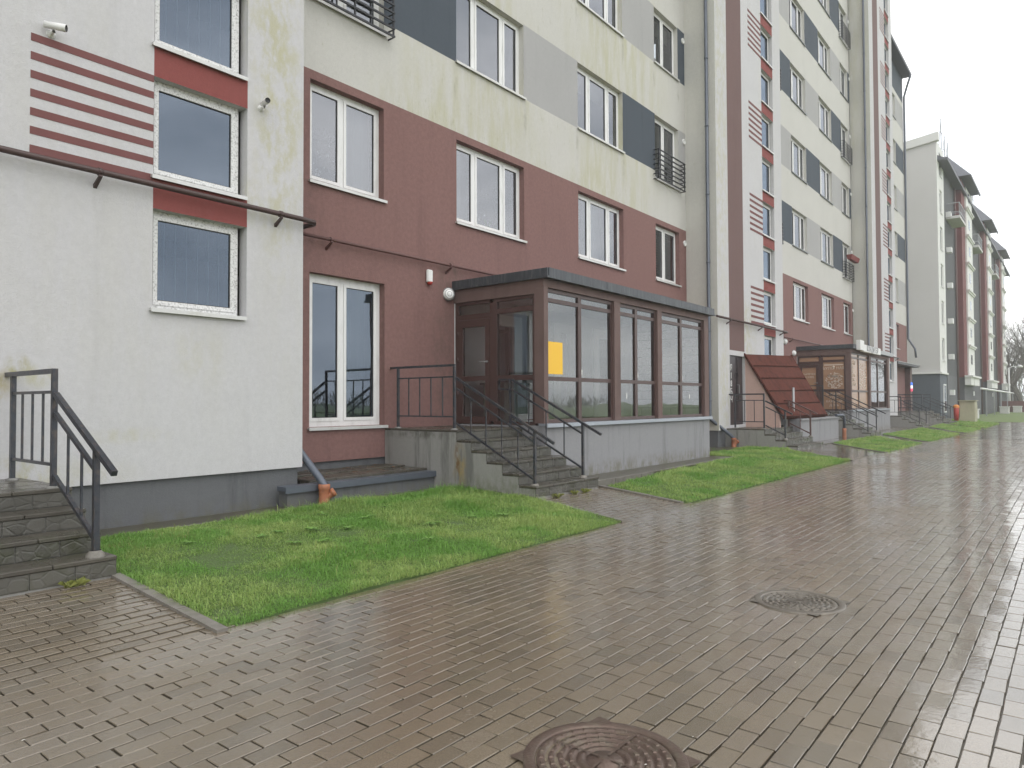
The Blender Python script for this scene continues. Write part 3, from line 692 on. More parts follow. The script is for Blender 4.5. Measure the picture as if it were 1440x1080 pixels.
# blank wall left of the first tower, building end and back
mb = MB(); mb.quad((-9,DM,-1.4),(-.5,DM,-1.4),(-.5,DM,TOP),(-9,DM,TOP)); mb.quad((54.7,DM,-1.4),(54.7,DM+12,-1.4),(54.7,DM+12,TOP),(54.7,DM,TOP)); mb.quad((54.7,DM+12,-1.4),(-9,DM+12,-1.4),(-9,DM+12,TOP),(54.7,DM+12,TOP)); mb.quad((-9,DM+12,-1.4),(-9,DM,-1.4),(-9,DM,TOP),(-9,DM+12,TOP))
mb.build('wall', M['plaster_main'], bld)
mb = MB(); mb.box(49.2,DM+.9,TOP,50.4,DM+2.2,TOP+2.2); mb.box(49.1,DM+.8,TOP+2.2,50.5,DM+2.3,TOP+2.3); mb.build('chimney', M['plaster_main'], bld)

def tower(t, first=False, xl=-.25):
    x0, x1 = xl+t, 5.62+t; top = 25.2; nwin = 15
    wx0, wx1 = 3.65+t, 4.80+t
    bx0, bx1 = (.62+t, 1.83+t)
    ops = []; fields = []
    for i in range(nwin): ops.append((wx0, wx1, 1.07+1.497*i, 1.07+1.497*i+1.12))
    fields.append((bx0, bx1, 1.53, top, 'painted_strip', 'plaster_strip'))
    for i in range(nwin+1):
        z1 = 1.07+1.497*i-.002; fields.append((wx0, wx1, z1-.375, z1, 'spandrel_panel', 'plaster_red')) if i else None
    for f in [q for q in fields if q is None]: fields.remove(f)
    ops.append((bx0, bx1, -.72, 1.38))
    facade(bld, DT, x0, x1, -.85, top, fields, ops, base=('wall','plaster_tower'), reveal=.11, rev_mat='plaster_tower')
    mb = MB()                                           # side faces and top
    mb.quad((x0,DM+.02,-.85),(x0,DT,-.85),(x0,DT,top),(x0,DM+.02,top)); mb.quad((x1,DT,-.85),(x1,DM+.02,-.85),(x1,DM+.02,top),(x1,DT,top)); mb.quad((x0,DT,-.85),(x0,DT+.12,-.85),(x1,DT+.12,-.85),(x1,DT,-.85))
    mb.quad((x0,DM,TOP),(x0,DM+6,TOP),(x0,DM+6,top),(x0,DM,top)); mb.quad((x1,DM+6,TOP),(x1,DM,TOP),(x1,DM,top),(x1,DM+6,top))
    mb.build('wall', M['plaster_side'], bld)
    mb = MB(); mb.box(x0+.04,DT+.05,-1.5,x1-.04,DM+.04,-.85); mb.build('plinth', M['plinth_grey'], bld)
    mb = MB(); mb.box(x0-.1,DT-.12,top,x1+.1,DM+6,top+.15); mb.build('roof', M['roof_dark'], bld)
    mb = MB(); mb.quad((x0+.02,DT+1.9,-.8),(x1-.02,DT+1.9,-.8),(x1-.02,DT+1.9,top),(x0+.02,DT+1.9,top))
    for z in range(0,8): mb.box(x0+.02,DT+.9,z*2.99-.72-.2,x1-.02,DT+1.9,z*2.99-.72)
    mb.build('interior', M['room'], bld)
    for i in range(nwin):
        zb = 1.07+1.497*i
        window(bld, wx0, wx1-.06, zb, zb+1.12, DT, (), depth=.11, gl='glass_dark', extra=('bars' if i % 2 == 0 else None), fw=.05, frame='pvc_specked')
    for k in range(0, 8):                               # painted stripes beside the stair windows
        for i in range(7):
            z = 3.69-.187*i+2.99*k
            if z < top:
                n = f'stripe'
                mb = MB(); mb.box(2.45+t, DT-.004, z-.078, wx0-.002, DT+.002, z)
                mb.build(n, M['stripe_paint'], bld)
    # steel door with frame
    d = MB(); d.box(bx0,DT+.08,-.72,bx1,DT+.14,1.38)
    for q in ((bx0+.04,bx0+.62),(bx0+.70,bx1-.04)):
        d.box(q[0],DT+.06,-.68,q[1],DT+.08,1.34)
        for zz in (-.55,.45): d.box(q[0]+.07,DT+.05,zz,q[1]-.07,DT+.06,zz+.82)
    dr = d.build('door', M['door_steel'], bld)
    h = MB(); h.bar((bx0+.74,DT+.0,.2),(bx0+.74,DT+.0,.5),.025); h.bar((bx0+.74,DT,.2),(bx0+.74,DT+.07,.2),.02); h.bar((bx0+.74,DT,.5),(bx0+.74,DT+.07,.5),.02); h.build('handle', M['galvanised'], dr)
    if t > 10 and t < 30:
        for i, ch in enumerate('Я18БЧ'): text(ch, dr, M['white_paint'], (bx0+.22,DT+.045,1.0-.24*i), (1,0,0), (0,0,1), .26, 'door_lettering')
        mb = MB()
        for cx, cz, r, a0, a1 in ((.62,.75,.16,0,4.4),(.78,.45,.17,2.,6.6),(.6,.2,.13,3.4,8.),(.84,.1,.1,0,4.)):
            pts = [(bx0+cx+r*(1-.5*i/12)*math.cos(a0+(a1-a0)*i/12), DT+.05, cz+r*(1-.5*i/12)*math.sin(a0+(a1-a0)*i/12)) for i in range(13)]
            mb.tube(pts, .012, 5)
        mb.build('scrollwork', M['black_plastic'], dr)
tower(0); tower(19.88); tower(40.1)
# downspouts
def downspout(x, y, side, zt=TOP, dx=.6, dy=.48):
    mb = MB(); r = .05
    mb.tube([(x,y,zt),(x,y,-.45),(x,y-.03,-.53),(x+dx*.8,y-dy*.88,-1.0),(x+dx*.9,y-dy,-1.08),(x+dx*.9,y-dy,-1.16)], r, 10)
    d = mb.build('downspout', M['pipe_grey'], bld)
    b = MB()
    for z in range(0, 20, 2): b.lathe((x,y,z),(0,0,1),[(0,r+.002),(.0,r+.009),(.04,r+.009),(.04,r+.002)],10)
    b.build('bracket', M['pipe_grey'], d)
    t = MB(); X, Y = x+dx*.9, y-dy
    t.lathe((X,Y,-1.4),(0,0,1),[(0,.075),(.09,.075),(.10,.068),(.26,.068),(.27,.075),(.33,.075),(.335,.06)],14)
    t.tube([(X,Y,-1.27),(X+.07,Y-.05,-1.2),(X+.10,Y-.07,-1.17)], .045, 10); t.lathe((X+.075,Y-.055,-1.19),(.6,-.45,.5),[(0,.046),(.0,.056),(.05,.056),(.052,.03),(.05,0)],12)
    t.build('drain_inlet', M['terracotta'], d)
downspout(5.70, 8.42, 1, dx=.03, dy=.70)
downspout(19.52, 8.27, -1, dx=.62)
downspout(39.72, 8.27, -1, dx=.5)
mb = MB(); mb.tube([(54.3,DM-.6,TOP-.05),(54.6,DM-.3,TOP-.7),(54.62,DM-.1,TOP-1.4),(54.62,DM-.1,4.2),(54.62,DM-.5,3.5),(54.62,DM-.55,2.9)], .07, 8); mb.build('downspout', M['pipe_grey'], bld)

# gas pipes on brackets
def gas_pipe(pts, r, brackets, label, wall_y):
    pm = 'pipe_dark' if r > .03 else 'pipe_brown'
    t = thing('gas_pipe', label, 'gas pipe', pts[0])
    MB().tube(pts, r, 10).build('pipe', M[pm], t)
    for x, z in brackets:
        b = MB(); y = [p for p in pts if True][0][1]; y = wall_y-.12 if wall_y > 0 else y
        b.add([(x-.018,wall_y,z-.11),(x+.018,wall_y,z-.11),(x+.018,y-.03,z-r-.002),(x-.018,y-.03,z-r-.002),(x-.018,wall_y,z-.15),(x+.018,wall_y,z-.15),(x+.018,y-.03,z-r-.02),(x-.018,y-.03,z-r-.02)], [(0,1,2,3),(4,7,6,5),(0,4,5,1),(1,5,6,2),(2,6,7,3),(3,7,4,0)])
        b.lathe((x-.02,y,z),(1,0,0),[(0,r+.001),(0,r+.008),(.04,r+.008),(.04,r+.001)],10); b.build('bracket', M[pm], t)
ypt, ypm = DT-.12, DM-.1
def gas(t, lab1, lab2):
    gas_pipe([(-.6+t,ypt,2.42),(5.55+t,ypt,2.42),(5.72+t,ypt+.02,2.42),(5.78+t,ypt+.1,2.42),(5.78+t,DM+.02,2.42)], .034, [(.4+t,2.42),(3.05+t,2.42),(5.2+t,2.42)], lab1, DT)
    gas_pipe([(5.9+t,ypm,2.50),(19.4+t,ypm,2.50)], .026, [(x+t,2.50) for x in (6.7,9.35,13.2,16.9)], lab2, DM)
gas(0, 'brown gas pipe crossing the nearest cream tower below the striped paint', 'thin brown gas pipe on the brown wall above the big ground window')
gas(19.88, 'brown gas pipe on the second tower above the steel door', 'thin brown gas pipe on the brown wall over the bakery porch')
gas(40.1, 'brown gas pipe on the farthest tower of the near building', 'thin brown gas pipe on the far end of the near building')

# cameras, alarm box, lamps
def cctv(p, d, label):
    t = thing('security_camera', label, 'camera', (p[0], DT, p[2])); d = Vector(d).normalized(); p = Vector(p)
    MB().lathe((p.x,DT,p.z-.05),(0,-1,0),[(0,.04),(.02,.04),(.025,.02),(.09,.016)],12).build('mount', M['white_paint'], t)
    MB().lathe(p-d*.09, d, [(0,0),(0,.034),(.19,.037),(.2,.034)],14).build('housing', M['white_paint'], t)
    MB().lathe(p-d*.09, d, [(.2,.034),(.185,.03),(.19,.0)],14).build('lens', M['black_plastic'], t)
cctv((2.62,DT-.1,3.79), (.75,-.6,-.1), 'white bullet security camera above the red stripes on the wall')
cctv((4.98,DT-.1,3.80), (-.25,-.95,-.1), 'white security camera facing out beside the middle stair window')
t = thing('alarm_box', 'white alarm siren box with red underside on the brown wall', 'alarm', (8.9,DM,2.1))
MB().bbox(8.83,DM-.07,2.13,8.96,DM,2.36,.02).build('case', M['white_paint'], t)
MB().lathe((8.895,DM-.045,2.09),(0,0,1),[(0,0),(.0,.03),(.03,.05),(.05,.05)],14).build('beacon', M['red_plastic'], t)
def round_lamp(x, y, z, label):
    t = thing('wall_lamp', label, 'lamp', (x,y,z))
    MB().lathe((x,y,z),(-.5,-1,0),[(0,.1),(.03,.12),(.05,.125),(.06,.115)],20).build('base', M['galvanised'], t)
    MB().lathe((x,y,z),(-.5,-1,0),[(.055,.108),(.075,.1),(.1,.07),(.112,.0)],20).build('lamp_glass', M['inner_white'], t)
    g = MB()
    for r in (.035,.075): g.lathe((x,y,z),(-.5,-1,0),[(.112-r*.25,r),(.118-r*.25,r+.006),(.112-r*.25,r+.012)],20)
    g.build('guard', M['galvanised'], t)
round_lamp(9.40, DM, 1.98, 'round white bulkhead lamp under the roof corner of the nearer porch')
round_lamp(29.7, DM, 1.95, 'round white lamp at the roof corner of the bakery porch')
round_lamp(28.6, DM, 2.35, 'small white round lamp on the brown wall left of the bakery')

# ================================================================ glazed porches
def porch(dx, bakery, label):
    xl, xr, yf, yb = 9.55+dx, (16.9 if bakery else 16.32)+dx, 6.93, DM
    t = thing('entrance_porch', label, 'porch', (xl,yf,-1.45), 'glazed porches in front of the building')
    pm = 'porch_brown'
    MB().box(xl+.02,yf+.0,-1.5,xr,yb,-.40).build('plinth', M['porch_plinth'], t)
    mb = MB(); mb.box(xl+.0,yf-.06,-.405,xr+.05,yf+.12,-.365); mb.box(xl+.0,yf-.062,-.43,xr+.05,yf-.055,-.37); mb.build('sill', M['sill_zinc'], t)
    posts = [(9.55,9.67),(12.75,13.05),(16.5,16.9)] if bakery else [(9.55,9.67),(11.86,12.09),(13.66,13.86),(16.08,16.32)]
    for i, (a, b) in enumerate(posts): MB().box(a+dx,yf,-.363,b+dx,yf+(.2 if i == 0 else .16),1.93).build('post', M[pm], t)
    MB().box(xl,yf+.002,1.932,xr,yf+.16,2.09).build('beam', M[pm], t)
    mb = MB(); mb.box(xl+.002,yf+.162,1.83,xl+.14,yb,2.09); mb.build('side_beam', M[pm], t)
    rf = MB(); rf.box(xl-.04,yf-.1,2.10,xr+.14,yb,2.235); rf.box(xl-.06,yf-.12,2.07,xr+.16,yb,2.10)
    k = xl
    while k < xr:                                      # overlapping strips of roofing felt on the edge
        w = random.uniform(.45,.75); rf.box(k,yf-.108-random.uniform(.001,.005),2.102,min(k+w-.004,xr+.1),yf-.1,2.237+random.uniform(0,.006)); k += w
    rf.build('roof', M['roof_felt'], t)
    MB().box(xl+.1,yf+.1,2.0,xr,yb,2.068).build('ceiling', M['inner_white'], t)
    MB().box(xr-.1,yf+.165,-.39,xr-.005,yb,1.99).build('end_wall', M['inner_dim'], t)
    MB().box(xl+.2,yf+.2,-.42,xr-.1,yb,-.39).build('inner_floor', M['inner_floor'], t)
    def bay(p0, p1, frac, horizontal, film=(False,False)):
        """p0/p1: bottom corners in plan; frame with transom, bar and one mullion"""
        A = Vector((p0[0],p0[1],0)); B = Vector((p1[0],p1[1],0)); L = (B-A).length; d = (B-A)/L; n = Vector((-d.y, d.x, 0))   # n points into the porch
        mb = MB(); zb, zt = -.36, 1.93
        def bx(u0,u1,z0,z1,o0=0.,o1=.075,m=None):
            m = m or mb; ps = []
            for z in (z0,z1):
                for u, o in ((u0,o0),(u1,o0),(u1,o1),(u0,o1)):
                    q = A+d*u+n*o; ps.append((q.x,q.y,z))
            m.add(ps, [(0,3,2,1),(4,5,6,7),(0,1,5,4),(1,2,6,5),(2,3,7,6),(3,0,4,7)])
        fw = .06; mu = L*frac
        bx(0,L,zb,zb+fw); bx(0,L,zt-fw,zt); bx(0,fw,zb+fw,zt-fw); bx(L-fw,L,zb+fw,zt-fw)
        bx(mu-.05,mu+.05,zb+fw,zt-fw,.002,.073)
        for z in horizontal:
            bx(fw,mu-.05,z-.035,z+.035,.004,.07); bx(mu+.05,L-fw,z-.035,z+.035,.004,.07)
        f = mb.build('window_frame', M['pvc_brown'], t)
        zs = [zb+fw]+[v for z in horizontal for v in (z-.035,z+.035)]+[zt-fw]
        for ci, (u0,u1) in enumerate(((fw,mu-.05),(mu+.05,L-fw))):
            for i in range(0,len(zs),2):
                g = MB(); a = A+d*u0+n*.03; b = A+d*u1+n*.03
                isf = film[ci]
                g.quad((a.x,a.y,zs[i]),(b.x,b.y,zs[i]),(b.x,b.y,zs[i+1]),(a.x,a.y,zs[i+1])); g.build('pane', M['film' if isf else 'glass_clear'], f)
                if not isf and not bakery and (i == 2 or random.random() < (.3 if i == 0 else .45)):
                    s = MB(); q = A+d*(u0+(u1-u0)*random.uniform(.35,.6))+n*.026; zt_ = zs[i+1]-random.uniform(.08,.2) if i else zs[i+1]-.25
                    if i == 2: q = A+d*(u0+.05)+n*.026; zt_ = zs[i]+.1
                    sz = (.035,.022) if i == 1 else (.018,.05); e = d*sz[0]
                    s.quad((q.x-e.x,q.y-e.y,zt_-sz[1]),(q.x+e.x,q.y+e.y,zt_-sz[1]),(q.x+e.x,q.y+e.y,zt_+sz[1]),(q.x-e.x,q.y-e.y,zt_+sz[1])); s.build('sticker', M['white_paint'], f)
        return A, d, n
    hz = (.395, 1.735)
    film = ((True,True),(False,False),(False,False)) if bakery else ((False,False),)*3
    if bakery: bay((9.67+dx,yf+.05),(12.75+dx,yf+.05),.46,hz,film[0]); bay((13.05+dx,yf+.05),(16.5+dx,yf+.05),.47,hz,film[1])
    else: bay((9.67+dx,yf+.05),(11.86+dx,yf+.05),.48,hz,film[0]); bay((12.09+dx,yf+.05),(13.66+dx,yf+.05),.46,hz,film[1]); bay((13.86+dx,yf+.05),(16.08+dx,yf+.05),.47,hz,film[2])
    # door side (plane X = xl): fixed light next to the corner, door next to the wall
    A, d, n = None, None, None
    ys0, ys1 = 8.06, yf+.2
    mb = MB(); xa = xl+.03
    def bx(y0,y1,z0,z1,x0=xa,x1=xa+.075,m=None): (m or mb).box(x0,y0,z0,x1,y1,z1)
    zt = 1.83
    bx(ys1,ys0,-.40,-.34); bx(ys1,ys0,zt-.06,zt); bx(ys1,ys1+.06,-.34,zt-.06); bx(ys0-.08,ys0+.08,-.34,zt-.06)
    for z in (.42,1.6): bx(ys1+.06,ys0-.08,z-.045,z+.045,xa+.003,xa+.07)
    bx(ys0+.08,yb-.08,1.55,zt,xa+.002,xa+.07) if False else None
    bx(yb-.10,yb-.002,-.4,zt); bx(ys0+.08,yb-.10,zt-.06,zt); bx(ys0+.08,yb-.10,1.50,1.60,xa+.003,xa+.07)
    f = mb.build('window_frame', M['pvc_brown'], t)
    for y0, y1, z0, z1 in ((ys1+.06,ys0-.08,-.34,.375),(ys1+.06,ys0-.08,.465,1.555),(ys1+.06,ys0-.08,1.645,zt-.06),(ys0+.08,yb-.10,1.60,zt-.06)):
        g = MB(); g.quad((xa+.03,y1,z0),(xa+.03,y0,z0),(xa+.03,y0,z1),(xa+.03,y1,z1)); g.build('pane', M['film' if bakery else 'glass_clear'], f)
    mb = MB(); y0, y1 = ys0+.085, yb-.105
    for q in ((y0,y1,-.39,-.26),(y0,y1,1.36,1.495),(y0,y0+.1,-.26,1.36),(y1-.1,y1,-.26,1.36),(y0+.1,y1-.1,.38,.47)): bx(*q, x0=xa-.01, x1=xa+.06, m=mb)
    dr = mb.build('door', M['pvc_brown'], t)
    for z0, z1 in ((-.26,.38),(.47,1.36)):
        g = MB(); g.quad((xa+.025,y1-.1,z0),(xa+.025,y0+.1,z0),(xa+.025,y0+.1,z1),(xa+.025,y1-.1,z1)); g.build('pane', M['film' if bakery else 'glass_clear'], dr)
    h = MB(); h.lathe((xa-.01,y0+.05,.72),(-1,0,0),[(0,.02),(.03,.018),(.045,.012)],10); h.tube([(xa-.05,y0+.05,.72),(xa-.055,y0+.2,.715)], .01, 8); h.build('handle', M['galvanised'], dr)
    for zz in (.1,.72,1.2):
        MB().lathe((xa-.012,y1+.01,zz),(0,0,1),[(0,0),(0,.014),(.1,.014),(.1,0)],8).build('hinge', M['pvc_brown'], dr)
    if not bakery:
        # white inner doors on the back wall, a curtain and painted blocks at the end
        for a, b in ((10.6,11.5),(12.75,13.45),(14.4,15.3)):
            w = MB()
            for q in ((a-.05,b+.05,1.60,1.74),(a-.05,a+.08,-.36,1.60),(b-.08,b+.05,-.36,1.60),(a+.08,b-.08,-.36,-.26),(a+.08,a+.19,-.26,1.60),(b-.19,b-.08,-.26,1.60),(a+.19,b-.19,1.53,1.60),(a+.19,b-.19,-.26,-.05)): w.box(q[0],DM-.06,q[2],q[1],DM-.002 if a == 12.75 else DM+.06,q[3])
            idr = w.build('inner_door', M['inner_white'], t)
            MB().quad((a+.19,DM+.01,-.05),(b-.19,DM+.01,-.05),(b-.19,DM+.01,1.53),(a+.19,DM+.01,1.53)).build('pane', M['glass'], idr)
        MB().box(xl+.02,DM-.018,-.36,10.58,DM-.004,2.0).box(11.52,DM-.018,-.36,14.38,DM-.004,2.0).box(15.32,DM-.018,-.36,xr-.1,DM-.004,2.0).box(10.58,DM-.018,1.73,11.52,DM-.004,2.0).box(14.38,DM-.018,1.73,15.32,DM-.004,2.0).build('back_wall', M['inner_wall'], t)
        mb = MB(); n = 40
        pts = [(11.62+.5*i/n, DM-.14+.035*math.sin(i*1.35)) for i in range(n+1)]
        for (xa_,ya),(xb,yb_) in zip(pts, pts[1:]): mb.quad((xa_,ya,-.3),(xb,yb_,-.3),(xb,yb_,1.85),(xa_,ya,1.85))
        mb.build('curtain', M['curtain'], t)
        mb = MB()
        for r in range(11):
            z = -.37+r*.215; k = 0
            y = yf+.17-(.2 if r % 2 else 0)
            while y < DM:
                a, b = max(y,yf+.17), min(y+.385,DM)
                if b-a > .03: mb.box(xr-.118,a,z,xr-.1,b,z+.2)
                y += .4
        o = mb.build('wall_blocks', M['block_paint'], t); o['kind'] = 'stuff'
        mb = MB(); mb.box(10.05,8.2,-.385,10.75,8.7,.32); mb.box(10.0,8.15,.32,10.8,8.75,.36); tag(mb.build('counter', M['curtain_green'], at=(10.4,8.4,-.39)), 'greenish box table standing inside the nearer porch', 'table')
        p = MB(); p.box(9.735,yf+.071,.475,10.2,yf+.077,1.03); tag(p.build('poster', M['poster_yellow'], at=(9.94,yf+.09,.5)), 'plain yellow poster behind the corner window of the porch', 'poster')
        b = MB(); b.tube([(17.0,DM,2.55),(17.0,DM-.5,2.55),(17.0,DM-.5,2.24)], .03, 6); b.build('vent_pipe', M['rail_black'], t)
    else:
        # printed film: lettering and ornament
        fx = xl+.055
        W = M['film_text']
        yc = (ys1+.06+ys0-.08)/2
        text('БУЛО  НАЯ', t, W, (fx-.003,yc,1.3), (0,-1,0), (0,0,1), .155)
        mb = MB(); mb.box(fx-.006,yc-.03,1.26,fx-.002,yc+.03,1.33); mb.lathe((fx-.004,yc,1.36),(-1,0,0),[(0,.0),(0,.045),(.003,.045),(.003,0)],12); mb.box(fx-.006,yc-.36,1.42,fx-.002,yc+.36,1.46); mb.build('film_print', W, t)
        mb = MB(); rr = random.Random(3)
        for k in range(130):
            a = rr.uniform(0,6.28); q = math.sqrt(rr.random()); cy, cz = yc-.03+.33*q*math.cos(a), .82+.33*q*math.sin(a); w = rr.uniform(.012,.035); h = rr.uniform(.008,.022)
            mb.box(fx-.006,cy-w,cz-h,fx-.002-.0005*(k%4),cy+w,cz+h)
        mb.build('film_print', W, t)
        text('СВЕЖИЙ', t, W, (fx-.003,yc,.27), (0,-1,0), (0,0,1), .13); text('ХЛЕБ', t, W, (fx-.003,yc,.12), (0,-1,0), (0,0,1), .13); text('КАЖДЫЙ', t, W, (fx-.003,yc,-.03), (0,-1,0), (0,0,1), .13); text('ДЕНЬ', t, W, (fx-.003,yc,-.18), (0,-1,0), (0,0,1), .13)
        yd = (y0+y1)/2
        text('ВЫПЕЧКА', t, W, (fx-.006,yd,1.08), (0,-1,0), (0,0,1), .1); text('И ХЛЕБ', t, W, (fx-.006,yd,.96), (0,-1,0), (0,0,1), .1)
        x0 = 9.67+dx+.1
        MB().box(xl+.02,DM-.018,-.36,xr-.1,DM-.004,2.0).build('back_wall', M['inner_wall'], t)
        for i, s_ in enumerate(('МЕНЮ','ХЛЕБ','КОФЕ','ПИРОГИ','ТОРТЫ','ВЫПЕЧКА','ЧАЙ')): text(s_, t, W, (x0,yf+.075,1.52-.17*i), (1,0,0), (0,0,1), .19 if i else .26, align='LEFT')
        mb = MB()
        for k in range(120):
            cx, cz = rr.uniform(11.3,12.5)+dx, rr.uniform(.5,1.55); w = rr.uniform(.012,.05); h = rr.uniform(.008,.024); mb.box(cx-w,yf+.074,cz-h,cx+w,yf+.078+.0005*(k%4),cz+h)
        mb.build('film_print', W, t)
        # sign box on the roof edge
        s = thing('shop_sign', 'white box sign with dark letters on the roof edge of the bakery', 'sign', (xl+1,yf-.2,2.0))
        MB().bbox(xl+1.1,yf-.24,1.99,xl+4.3,yf-.10,2.28,.01).bbox(xl+.45,yf-.26,2.02,xl+1.1,yf-.1,2.42,.01).build('box', M['white_paint'], s)
        text('КОНДИТЕР', s, M['ink'], (xl+2.7,yf-.243,2.13), (1,0,0), (0,0,1), .33, spacing=1.25)
        MB().box(xl+4.4,yf-.13,2.08,xr+.3,yf-.125,2.235).build('strip', M['galvanised'], s)
        mb = MB(); 
    return t
p1 = porch(0, False, 'brown framed glass porch with flat felt roof and a yellow poster inside')
p2 = porch(20.6, True, 'brown framed bakery porch with beige printed window film and a white sign')

# ================================================================ stairs with railings
def stairs(x0, x1, yw, yl, zl, steps, label, riser=.149, tread=.3, zbase=-1.36, clad=True, group='concrete entrance steps along the building'):
    t = thing('entrance_stairs', label, 'steps', (x0,yl,zbase), group)
    MB().box(x0,yl,zbase-.1,x1,yw,zl-.035).build('landing', M['stair_concrete'], t)
    def slab(xa, xb, ya, yb, z):
        n = max(1, round((xb-xa)/.42)); w = (xb-xa)/n
        for i in range(n):
            MB().bbox(xa+i*w+.002, ya, z-.034, xa+(i+1)*w-.002, yb, z+random.uniform(-.002,.002), .006).build('tile', M['step_tile'], t)
    rows = max(1, round((yw-yl)/.42))
    for r in range(rows):
        a = yl-.02 if r == 0 else yl+(yw-yl)*r/rows+.002; slab(x0-.0, x1+.0, a, yl+(yw-yl)*(r+1)/rows-.002, zl)
    for k in range(steps):
        y0, y1, z = yl-tread*(k+1), yl-tread*k, zl-riser*(k+1)
        MB().box(x0+.004*k,y0,zbase-.1,x1-.004*k,y1,z-.035).build('step', M['stair_concrete'], t)
        slab(x0, x1, y0-.02, y1-.008, z)
    # stone-faced risers
    for k in range(steps+1):
        yf = yl-tread*k; zt = zl-riser*k-.036; zb = max(zbase, zt-riser+.038)
        n = max(1, round((x1-x0)/.3)); w = (x1-x0)/n
        for i in range(n): MB().bbox(x0+i*w+.003, yf-.011, zb, x0+(i+1)*w-.003, yf+.002, zt, .003).build('riser_tile', M['riser_stone'], t)
    return t
def stone():
    for nm, c0, c1, sc_ in (('riser_stone',(.062,.060,.050),(.105,.10,.088),9), ('step_tile',(.064,.058,.047),(.095,.085,.068),3)):
        t = NT(nm)
        mp = t.n('Mapping', {'Vector': t.pos, 'Scale': (sc_,sc_,sc_*1.3)}).outputs[0]
        v = t.n('TexVoronoi', {'Vector': mp, 'Scale': 1.}, feature='DISTANCE_TO_EDGE').outputs[0]; vc = t.n('TexVoronoi', {'Vector': mp, 'Scale': 1.}).outputs['Color']
        oi = t.n('ObjectInfo').outputs['Random']
        c = t.mix(t.noise((1,1,1), 4, 5.), c0, c1); c = t.mix(t.math('MULTIPLY', oi, .35), c, tuple(x*.55 for x in c0))
        if nm == 'riser_stone':
            c = t.mix(t.math('MULTIPLY', t.n('SeparateColor', {0: vc}).outputs[0], .4), c, tuple(x*1.5 for x in c1)); c = t.mix(t.ramp(v, .05, .0, 0, .35), c, (.04,.04,.033,1))
        c = t.mix(t.ramp(t.noise((1,1,1), 2.5, 6., .7), .52, .7, 0, .55), c, (.055,.06,.03,1))
        h = t.math('ADD', t.math('MULTIPLY', t.ramp(v, 0, .12), .6), t.math('MULTIPLY', t.noise((1,1,1), 50, 4.), .5)) if nm == 'riser_stone' else t.noise((1,1,1), 60, 4.)
        t.bsdf(Base_Color=c, Roughness=t.ramp(t.noise((1,1,1), 3, 4.), .35, .65, .18, .5), Normal=t.bump(h, .0035 if nm == 'riser_stone' else .002)); M[nm] = t.m
stone()
RG = 'painted steel railings on the entrance steps'
def railing(x, yw, yl, zl, steps, label, mat='rail_paint', nb=3, ns=2, wall=True, riser=.149, tread=.3, w=.042, h=1.0, ylow=None, end=.33, top_drop=.2):
    """landing part from the wall along Y, then the flight; all in the plane X = x"""
    m = M[mat]; zf = zl; ye = yl-tread*steps+.12 if ylow is None else ylow; ze = zl-riser*steps
    t = thing('metal_railing', label, 'railing', (x,yl,zl), RG)
    if wall:
        y1 = yw-.18
        for y in (y1, yl+.04):
            MB().bar((x,y,zl),(x,y,zl+h-.02),w).build('post', m, t)
            MB().lathe((x,y,zl),(0,0,1),[(0,.055),(.012,.055),(.02,.035)],10).build('foot', M['stair_concrete'], t)
        MB().bar((x,yw,zl+h-.0),(x,yl+.02,zl+h),w).build('handrail', m, t)
        for z in (h-.18, .2): MB().bar((x,y1,zl+z),(x,yl+.04,zl+z),w*.62).build('rail', m, t)
        for i in range(1, nb+1):
            y = y1+(yl+.04-y1)*i/(nb+1); MB().bar((x,y,zl+.2),(x,y,zl+h-.18),w*.42).build('baluster', m, t)
    else:
        MB().bar((x,yl+.04,zl),(x,yl+.04,zl+h-top_drop+.0),w).build('post', m, t)
        MB().tube([(x,yl,zl+h-top_drop),(x,yl+.28,zl+h-top_drop+.01),(x,yl+.28,zl+h-top_drop-.155),(x,yl,zl+h-top_drop-.165)], w*.5, 4).build('return_bar', m, t)
    sl_ = (ze-zl)/(yl+.04-tread*0-ye) if False else -riser/tread
    ys = yl+.0
    zh = lambda y, off: zl+off-(ys-y)*riser/tread
    top = h-top_drop
    MB().bar((x,ys,zh(ys,top)),(x,ye-end,zh(ye-end,top)),w).build('handrail', m, t)
    MB().bar((x,ys,zh(ys,top-.165)),(x,ye,zh(ye,top-.165)),w*.75).build('rail', m, t)
    MB().bar((x,ys,zh(ys,.1)),(x,ye,zh(ye,.1)),w*.75).build('rail', m, t)
    zf = zl-riser*max(1, round((ys-ye)/tread+.4))
    MB().bar((x,ye,zf),(x,ye,zh(ye,top)-.01),w).build('post', m, t)
    MB().lathe((x,ye,zf),(0,0,1),[(0,.07),(.02,.065),(.05,.04)],10).build('foot', M['kerb'], t)
    for i in range(1, ns+1):
        y = ys+(ye-ys)*i/(ns+1); MB().bar((x,y,zh(y,.1)),(x,y,zh(y,top-.165)),w*.42).build('baluster', m, t)
    return t
stairs(-.25, 2.42, DT+.04, 6.80, -.72, 3, 'stone-faced entrance steps at the left edge of the picture', riser=.155)
railing(2.29, DT, 6.80, -.72, 3, 'blue-grey metal railing of the left steps beside the cream wall', nb=3, ns=2, riser=.155, ylow=5.96)
stairs(7.88, 9.52, DM-.01, 7.38, -.425, 5, 'mossy concrete steps with stained side leading to the porch door', riser=.15)
railing(8.02, DM, 7.50, -.425, 5, 'dark railing on the near side of the porch steps with balusters', nb=4, ns=4, ylow=5.99, w=.036, riser=.155)
railing(9.28, DM, 7.40, -.425, 5, 'dark sloping railing on the far side of the porch steps', wall=False, ns=3, ylow=6.0, w=.036, riser=.152)
